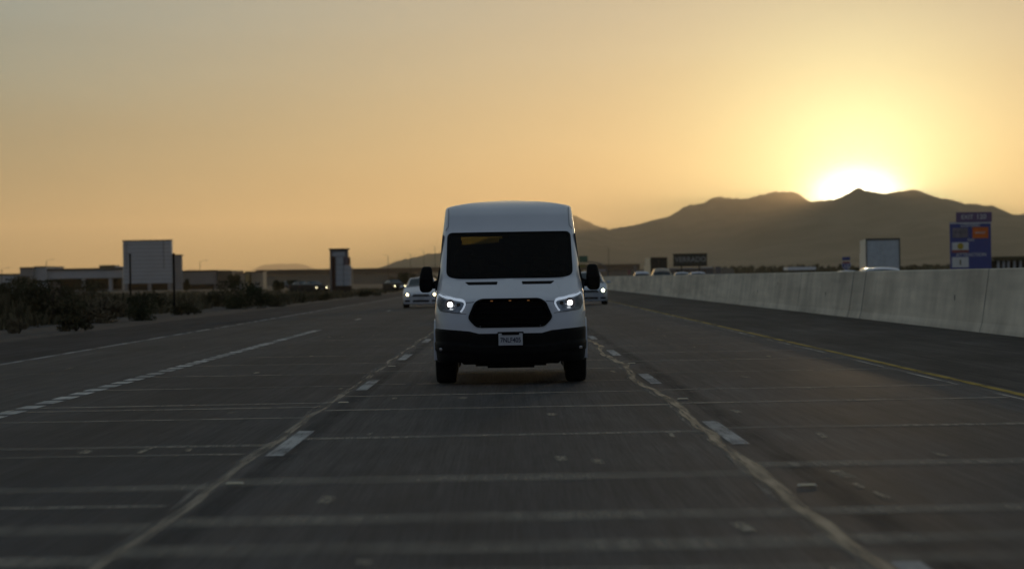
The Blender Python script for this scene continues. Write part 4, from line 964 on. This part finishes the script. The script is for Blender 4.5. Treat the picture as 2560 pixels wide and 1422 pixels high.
for s in (-1, 1):
    wheel(van, s * .836, .90, .35, .272, s); wheel(van, s * .862, 4.20, .35, .235, s)
    for y in (.90, 4.20):
        b = MB(); vs = []; 
        for k in range(25):
            th = math.pi * (k / 24 * 1.06 - .03)
            for rr, xx in ((.435, .978), (.475, .984), (.475, .95), (.435, .70)): vs.append((s * xx, y + rr * math.cos(th), .36 + rr * math.sin(th)))
        b.add(vs, [(4 * k + j, 4 * k + (j + 1) % 4, 4 * k + 4 + (j + 1) % 4, 4 * k + 4 + j) for k in range(24) for j in range(4)]); b.build('wheel_arch_lip', M['white'] if y < 2 else M['black_plastic'], van, True)
        b = MB(); b.box(s * .66 - .005, s * .66 + .005, y - .48, y + .48, .22, .90); b.box(min(s * .67, s * .93), max(s * .67, s * .93), y - .47, y - .46, .30, .8); b.box(min(s * .67, s * .93), max(s * .67, s * .93), y + .46, y + .47, .30, .8); b.box(min(s * .67, s * .93), max(s * .67, s * .93), y - .46, y + .46, .86, .87)
        b.build('wheel_well', M['rubber'], van)
b = MB(); b.box(-.64, .64, .16, 5.45, .30, .42); b.box(-.30, .30, .5, 1.6, .20, .298); b.box(-.1, .1, 1.7, 4.0, .22, .297); b.tube([(-.6, 4.2, .33), (.6, 4.2, .33)], .06, 10); b.box(-.45, .45, .18, .24, .235, .298)
b.build('underbody', M['rubber'], van)
b = MB(); b.box(-.88, .88, .62, 5.4, .62, .66); b.build('cabin_floor', M['interior'], van)
# cabin: dash, wheel, seats
b = MB(); b.add([(x, y, z) for x in (-.86, .86) for y, z in ((.80, 1.0), (.86, 1.33), (1.30, 1.34), (1.45, 1.22), (1.45, .9))], [(0, 1, 6, 5), (1, 2, 7, 6), (2, 3, 8, 7), (3, 4, 9, 8), (4, 0, 5, 9), (4, 3, 2, 1, 0), (5, 6, 7, 8, 9)]); b.build('dashboard', M['interior'], van)
b = MB(); cxw = Vector((.42, 1.50, 1.30)); ring = [(cxw.x + .19 * math.cos(a), cxw.y + .10 * math.sin(a), cxw.z + .16 * math.sin(a)) for a in np.linspace(0, 2 * math.pi, 25)]
b.tube(ring, .014, 8, False); b.tube([(cxw.x - .17, cxw.y, cxw.z), (cxw.x + .17, cxw.y, cxw.z)], .016, 6); b.build('steering_wheel', M['interior'], van)
rowz = 1.74
seat_rows = [(1.95, 1.62, (-.42, .42)), (2.9, 1.70, (-.62, -.16, .55)), (3.7, 1.73, (-.62, -.16, .55)), (4.6, 1.79, (.14, .60))]
for y, zt_, xs in seat_rows:
    for x in xs:
        b = MB(); b.bbox(x - .23, x + .23, y - .45, y + .02, .66, 1.06, .05); b.bbox(x - .22, x + .22, y + .03, y + .17, .80, zt_ - .19, .05); b.bbox(x - .13, x + .13, y + .05, y + .15, zt_ - .17, zt_ + .03, .035); b.bbox(x - .03, x + .03, y + .08, y + .12, zt_ - .25, zt_ - .1, .01)
        b.build('seat', M['interior'], van)
# added panels, shaped to leave only a wedge of light in the rear window
b = MB(); b.add([(.16, 5.2, 1.885), (-.80, 5.2, 1.84), (-.80, 5.2, 1.3), (.16, 5.2, 1.3), (.16, 5.24, 1.885), (-.80, 5.24, 1.84), (-.80, 5.24, 1.3), (.16, 5.24, 1.3)], [(0, 1, 2, 3), (4, 7, 6, 5), (0, 4, 5, 1), (1, 5, 6, 2), (2, 6, 7, 3), (3, 7, 4, 0)]); b.build('wedge_mask_low', M['interior'], van)
b = MB(); b.box(-.10, .86, 5.25, 5.28, 1.3, 2.1); b.box(-.88, -.70, 5.25, 5.28, 1.3, 2.1); b.build('wedge_mask_sides', M['interior'], van)
b = MB(); b.bbox(-.13, .13, 1.46, 1.50, 1.80, 1.87, .012); b.tube([(0, 1.49, 1.87), (0, 1.50, 1.93)], .012, 6); b.build('inner_mirror', M['interior'], van)
for s in (-1, 1): b = MB(); b.box(min(s * .08, s * .76), max(s * .08, s * .76), LEN - .012, LEN - .006, 1.41, 2.01); b.build('rear_window', M['windshield'], van)
for s in (-1, 1): b = MB(); b.bbox(min(s * .84, s * .92), max(s * .84, s * .92), LEN - .02, LEN + .03, .85, 1.25, .01); b.build('tail_lamp', M['tail'], van)

# ------------------------------------------------------------------ cars
def sm(a, b, t_): t_ = max(0, min(1, (t_ - a) / (b - a))); return t_ * t_ * (3 - 2 * t_)
def make_car(name, label, loc_, paint, lampm, kind='sedan', rz=0, group=None, Lc=4.6, Wc=1.82, Hc=1.46, hood=.74, cowl=1.15, roof0=2.05, roof1=3.05, tail0=4.1, lamp_lit=True, nose=.0):
    root = empty(name, loc_, label, 'car', rz, group)
    belt = hood + .22
    def zh(y): return hood - .16 * (1 - sm(0, .28, y)) + (belt - hood) * sm(.2, cowl + .2, y) + .05 * sm(cowl, 3, y) - .07 * sm(Lc - .5, Lc, y)
    def zt_(y): return max(zh(y), zh(y) + (Hc - zh(y)) * min(sm(cowl - .05, roof0 + .1, y), 1 - sm(roof1, tail0 + .1, y)))
    def wd_(y): return Wc / 2 * (1 - .17 * (1 - sm(0, .7, y)) ** 2 - .13 * (sm(Lc - .6, Lc, y)) ** 2)
    ysn = np.concatenate([np.linspace(0, .3, 7), np.linspace(.3, Lc - .2, 62)[1:], np.linspace(Lc - .2, Lc, 5)[1:]]); T = np.linspace(0, 1, 37)
    def pt(y, t_):
        W_ = wd_(y); h = zh(y); tp = zt_(y); cab = max(0, tp - h)
        if t_ < .42:
            k = t_ / .42; z = .20 + (h - .06 - .20) * k; x = W_ * (1 - .05 * (1 - k) ** 2 - .035 * k ** 2) - (.05 * math.exp(-((k - .78) / .06) ** 2) * .2)
            return Vector((x, y + .05 * (1 - sm(0, .5, y)) * abs(k - .5), z))
        if t_ < .47: k = (t_ - .42) / .05; return Vector((W_ * .965 - .05 * k, y, h - .06 + .06 * math.sin(k * 1.57)))
        if t_ < .70: k = (t_ - .47) / .23; return Vector((W_ * .965 - .05 - cab * .34 * k - .07 * k * sm(.02, .2, cab), y, h + (cab - .035 * sm(0, .2, cab)) * k))
        k = (t_ - .70) / .30; x0_ = W_ * .965 - .05 - cab * .34 - .07 * sm(.02, .2, cab)
        return Vector((x0_ * (1 - k), y, h + cab - .035 * sm(0, .2, cab) + (.035 + .02) * math.sin(k * 1.5708)))
    n_ = len(T); P = {1: [pt(y, t_) for y in ysn for t_ in T]}; P[-1] = [Vector((-p.x, p.y, p.z)) for p in P[1]]
    parts = {}
    wy = (.86, Lc - .98)
    for s in (1, -1):
        for j in range(len(ysn) - 1):
            for i in range(n_ - 1):
                yc = (ysn[j] + ysn[j + 1]) / 2; tc_ = (T[i] + T[i + 1]) / 2; p = pt(yc, tc_); key = 'body'
                if tc_ > .70 and cowl + .10 < yc < roof0 - .06 and p.x < P[1][j * n_ + 26].x * .96: key = 'windshield'
                elif tc_ > .70 and roof1 + .32 < yc < tail0 - .08 and zt_(yc) - zh(yc) > .05: key = 'rear_window'
                elif .485 < tc_ < .68 and zt_(yc) - zh(yc) > .16 and cowl + .35 < yc < tail0 - .3 and not (abs(yc - (cowl + tail0) / 2 - .05) < .07): key = 'side_windows'
                elif tc_ < .42 and min(math.hypot(yc - w0, p.z - .33) for w0 in wy) < .385: key = 'wheel_arch'
                parts.setdefault(key, ([], []))
                vs, fs = parts[key]; k = len(vs); q_ = [P[s][j * n_ + i], P[s][(j + 1) * n_ + i], P[s][(j + 1) * n_ + i + 1], P[s][j * n_ + i + 1]]
                vs += q_; fs.append((k, k + 1, k + 2, k + 3) if s > 0 else (k + 3, k + 2, k + 1, k))
    # closed nose and tail
    vs, fs = parts['body']
    for y_, jj in ((0, 0), (Lc, len(ysn) - 1)):
        ringp = P[1][jj * n_:(jj + 1) * n_] + P[-1][jj * n_:(jj + 1) * n_][::-1]; k = len(vs); vs += ringp; fs.append(tuple(range(k, k + len(ringp))))
    objs = {}
    mats = dict(body=paint, windshield=M['carglass'], rear_window=M['carglass'], side_windows=M['carglass'], wheel_arch=M['rubber'])
    import bmesh
    for key, (vs, fs) in parts.items():
        nm = {'side_windows': 'side_window'}.get(key, key)
        if key in ('side_windows', 'wheel_arch'):
            for s in (1, -1):
                f2 = [f for f in fs if (vs[f[0]].x + vs[f[2]].x) * s > 0]
                if f2 and key == 'wheel_arch':
                    for w0 in wy: objs[key] = me_obj(nm, vs, [f for f in f2 if abs(vs[f[0]].y - w0) < .5], mats[key], root)
                elif f2: objs[key] = me_obj(nm, vs, f2, mats[key], root)
        else: objs[key] = me_obj(nm, vs, fs, mats[key], root)
    for o in root.children:
        bm = bmesh.new(); bm.from_mesh(o.data); bmesh.ops.remove_doubles(bm, verts=bm.verts, dist=.0005)
        bmesh.ops.delete(bm, geom=[v_ for v_ in bm.verts if not v_.link_faces], context='VERTS')
        if o.name.startswith('body'): bmesh.ops.recalc_face_normals(bm, faces=bm.faces)
        bm.to_mesh(o.data); bm.free(); o.data.polygons.foreach_set('use_smooth', [True] * len(o.data.polygons)); o.data.set_sharp_from_angle(angle=R(38))
    bd = objs['body']
    for s in (-1, 1):
        for y in wy: wheel(root, s * (Wc / 2 - .125), y, .325, .215, s, .21)
        # headlights, mirrors, fog pockets, tail lamps
        xh = s * Wc / 2 * .72; zl = hood - .10
        b = MB(); b.bbox(xh - .17, xh + .15, .015, .30, zl - .065, zl + .06, .03); h = b.build('headlight', M['lamp_bowl'], root)
        if lamp_lit: b = MB(); b.tube([(xh - .0, .005, zl), (xh, .014, zl)], .062, 16); b.build('lit_bulb', lampm, h)
        b = MB(); b.bbox(s * (Wc / 2 + .07) - .09, s * (Wc / 2 + .07) + .09, cowl + .42, cowl + .54, belt + .02, belt + .14, .03); b.build('side_mirror', paint, root)
        b = MB(); b.bbox(xh - .13, xh + .13, -.012, .12, .29, .38, .02); b.build('fog_pocket', M['grille'], root)
        b = MB(); b.bbox(xh - .16, xh + .16, Lc - .12, Lc + .012, belt - .22, belt - .06, .02); b.build('tail_lamp', M['tail'], root)
    b = MB(); b.bbox(-.42, .42, -.018, .1, hood - .19, hood - .125, .012); b.bbox(-.38, .38, -.014, .1, hood - .115, hood - .08, .01); b.build('grille', M['grille'], root)
    b = MB(); b.bbox(-.40, .40, -.016, .1, .285, .375, .015); b.build('lower_intake', M['grille'], root)
    b = MB(); b.bbox(-.155, .155, -.03, -.019, .42, .50, .004); b.build('number_plate', M['plate'], root)
    b = MB(); b.box(-.7, .7, .3, Lc - .3, .17, .30); b.build('underbody', M['rubber'], root)
    return root
make_car('sedan', 'white sedan with warm headlights in the lane left of the van', (-4.28, 129, 0), M['white'], M['yellow_lamp'])
make_car('hatchback', 'pale blue silver hatchback with a bright cool headlight in the lane right of the van', (3.86, 129.5, 0), M['silver'], M['green_lamp'], Lc=4.3, Wc=1.80, Hc=1.60, hood=.80, cowl=.85, roof0=1.75, roof1=3.4, tail0=4.15)
def away(px, d, z_h, paint, label, suv=False, w_=1.85, name='car_beyond_barrier'):
    x = W3(px, 690, d).x
    return make_car('suv' if suv else 'sedan', label, (x, d + (4.7 if suv else 4.6), 0), paint, M['yellow_lamp'], rz=math.pi, group='cars beyond the barrier', Lc=4.7 if suv else 4.6, Wc=w_, Hc=z_h, hood=.95 if suv else .78, cowl=1.1, roof0=1.9, roof1=3.9 if suv else 3.1, tail0=4.62 if suv else 4.1, lamp_lit=False)
away(1606, 258, 1.80, M['white'], 'pale roofed suv below the tan side of the dark lorry', True)
away(1656, 205, 1.92, mat('tan_paint', (.40, .33, .24), .3, coat=.5, var=.02), 'tan roofed suv directly in front of the dark lorry', True)
away(1708, 235, 1.64, M['silver'], 'silver car roof below the left part of the billboard')
away(1748, 232, 1.64, M['white'], 'white car roof below the right part of the billboard')
away(2217, 100, 1.52, M['white'], 'nearest white car roof, in front of the white trailer', w_=1.9)
D = 560
wc_ = empty('white_canopy', (W3(2005, 690, D).x, D, -.03), 'low long white canopy roof alone above the middle of the barrier', 'canopy')
part('roof', mat('canopy_white', (.80, .82, .84), .5, var=.04), wc_, [bx(1970, 2040, 668, 674, D, 9)])
for a in (1974, 1995, 2016, 2034): part('post', M['dark_steel'], wc_, [(*bx(a, a + 1.6, 674.2, 700, D + 1, .2)[:4], -.03, W3(a, 674.3, D).z - .003)])
away(2126, 190, 1.50, M['silver'], 'silver roof edge just below the route shield sign', False)
M['far_dark'] = mat('dusty_dark_paint', (.045, .042, .038), .9, var=.05, spec=.05)
# distant traffic on the frontage road
for px, pyl, d, lab in ((776, 718, 330, 'distant car left of the pylon sign, farther left of two, headlights on'), (804, 717.5, 318, 'distant car touching the pylon sign, headlights on'), (1000, 715, 330, 'distant car with one round light left of the white sedan')):
    x = W3(px, pyl, d).x
    make_car('sedan', lab, (x, d, 0), M['far_dark'], M['yellow_lamp'], rz=.5 if px < 900 else .35, group='distant cars with headlights on')
make_car('sedan', 'distant unlit grey car parked by the tan sheds', (W3(731, 720, 600).x, 600, 0), M['silver'], M['yellow_lamp'], rz=.9, lamp_lit=False)

# ------------------------------------------------------------------ trucks beyond the barrier
def trailer(name, label, px, d, w_, z0, z1, L_, rz, rear_m, side_m, frame_m, name_door='rear_door'):
    x = W3(px, 650, d).x; root = empty(name, (x, d, 0), label, 'truck', rz)
    h = w_ / 2
    b = MB(); b.box(-h + .03, h - .03, .05, L_, z0, z1 - .03); b.build('box', side_m, root)
    b = MB()
    for q_ in ((-h, -h + .10, 0, .12, z0 - .1, z1), (h - .10, h, 0, .12, z0 - .1, z1), (-h + .101, h - .101, 0, .12, z1 - .16, z1 - .001), (-h + .101, h - .101, 0, .12, z0 - .12, z0 + .05)): b.box(*q_)
    b.build('rear_frame', frame_m, root)
    for s in (-1, 1):
        b = MB(); b.box(min(s * .006, s * (h - .102)), max(s * .006, s * (h - .102)), .02, .07, z0 + .052, z1 - .162); dr = b.build(name_door, rear_m, root)
        for xx in (.18, h - .35): b = MB(); b.tube([(s * xx, .0, z0 + .1), (s * xx, -.0, z1 - .2)], .02, 6); b.build('lock_rod', rear_m, dr)
    b = MB(); b.box(-h + .1, h - .1, .3, L_ - .3, z0 - .3, z0 - .002); b.build('chassis', M['rubber'], root)
    for y in (1.2, 2.4, L_ - 1.5):
        for s in (-1, 1): wheel(root, s * (h - .18), y, .5, .3, s, .3)
    b = MB(); b.box(-h + .2, h - .2, .06, .1, .5, .62); b.build('underrun_bar', frame_m, root)
    b = MB(); b.bbox(-h + .1, h - .1, L_ + .5, L_ + 3.4, .9, 3.0, .15); b.build('cab', side_m, root); b = MB(); b.bbox(-h + .2, h - .2, L_ + 3.3, L_ + 4.6, .7, 1.9, .15); b.build('engine_hood', side_m, root)
    b = MB(); b.box(-h + .3, h - .3, L_ + .1, L_ + 4.4, .6, .898); b.build('tractor_frame', M['rubber'], root)
    for y in (L_ + 1, L_ + 3.9):
        for s in (-1, 1): wheel(root, s * (h - .18), y, .5, .3, s, .3)
    return root
trailer('semi_trailer', 'white boxy semi trailer seen from behind with a dark frame', 2208, 204, 2.6, 1.15, 3.93, 13, R(-5.4), mat('trailer_rear_white', (.58, .62, .62), .6, var=.08), mat('trailer_side_sun_tint', (.88, .80, .64), .6, var=.04, spec=.2), mat('trailer_frame', (.10, .10, .085), .8, var=.1))  # pale warm side colour carries the light falling on that side
trailer('lorry', 'dark backed lorry with a side coloured sunlit tan beyond the barrier', 1647, 408, 2.55, 1.15, 4.18, 13, R(.9), mat('lorry_rear_dark', (.016, .015, .012), .6, var=.3, scale=.8), mat('lorry_side_sun_tint', (.90, .72, .48), .6, var=.04, spec=.2), M['dark_steel'])  # sunlight on the side is put into its tan colour
# raised pavement markers
for k, (x, y) in enumerate([(1.86, 16.95), (-1.86, 17.9), (1.86, 29.1), (-1.86, 29.6), (1.86, 41.3), (-1.86, 41.8)]):
    rm = empty('pavement_marker', (x, y, .006), ['nearest raised marker on the right lane line', 'nearest raised marker on the left lane line', 'second raised marker on the right lane line', 'second raised marker on the left lane line', 'third raised marker on the right lane line', 'third raised marker on the left lane line'][k], 'road marker', group='raised markers on the lane lines')
    b = MB(); b.add([(-.06, -.05, 0), (.06, -.05, 0), (.06, .05, 0), (-.06, .05, 0), (-.05, -.025, .010), (.05, -.025, .010), (.05, .025, .010), (-.05, .025, .010)], [(4, 5, 6, 7), (0, 1, 5, 4), (1, 2, 6, 5), (2, 3, 7, 6), (3, 0, 4, 7)]); b.build('housing', mat('marker_body', (.50, .45, .35), .6), rm)
    b = MB(); b.add([(-.045, -.0475, .004), (.045, -.0475, .004), (.042, -.029, .0095), (-.042, -.029, .0095)], [(0, 1, 2, 3)]); b.build('reflector', mat('marker_lens', (.60, .50, .30), .5), rm)

# ------------------------------------------------------------------ dusty air
hb = MB(); hb.box(-21000, 21000, -1400, 14300, -1.06, 325)
hz = hb.build('haze', None); hz['kind'] = 'stuff'; hz['label'] = 'dusty golden evening air over the whole valley'; hz['category'] = 'haze'
hm = bpy.data.materials.new('haze'); hm.use_nodes = True; t = hm.node_tree; t.nodes.remove(t.nodes['Principled BSDF'])
pv = t.nodes.new('ShaderNodeVolumePrincipled'); pv.inputs['Color'].default_value = (1, .80, .54, 1); pv.inputs['Density'].default_value = 8e-5; pv.inputs['Anisotropy'].default_value = .62
t.links.new(pv.outputs[0], t.nodes['Material Output'].inputs['Volume']); hz.data.materials.append(hm)
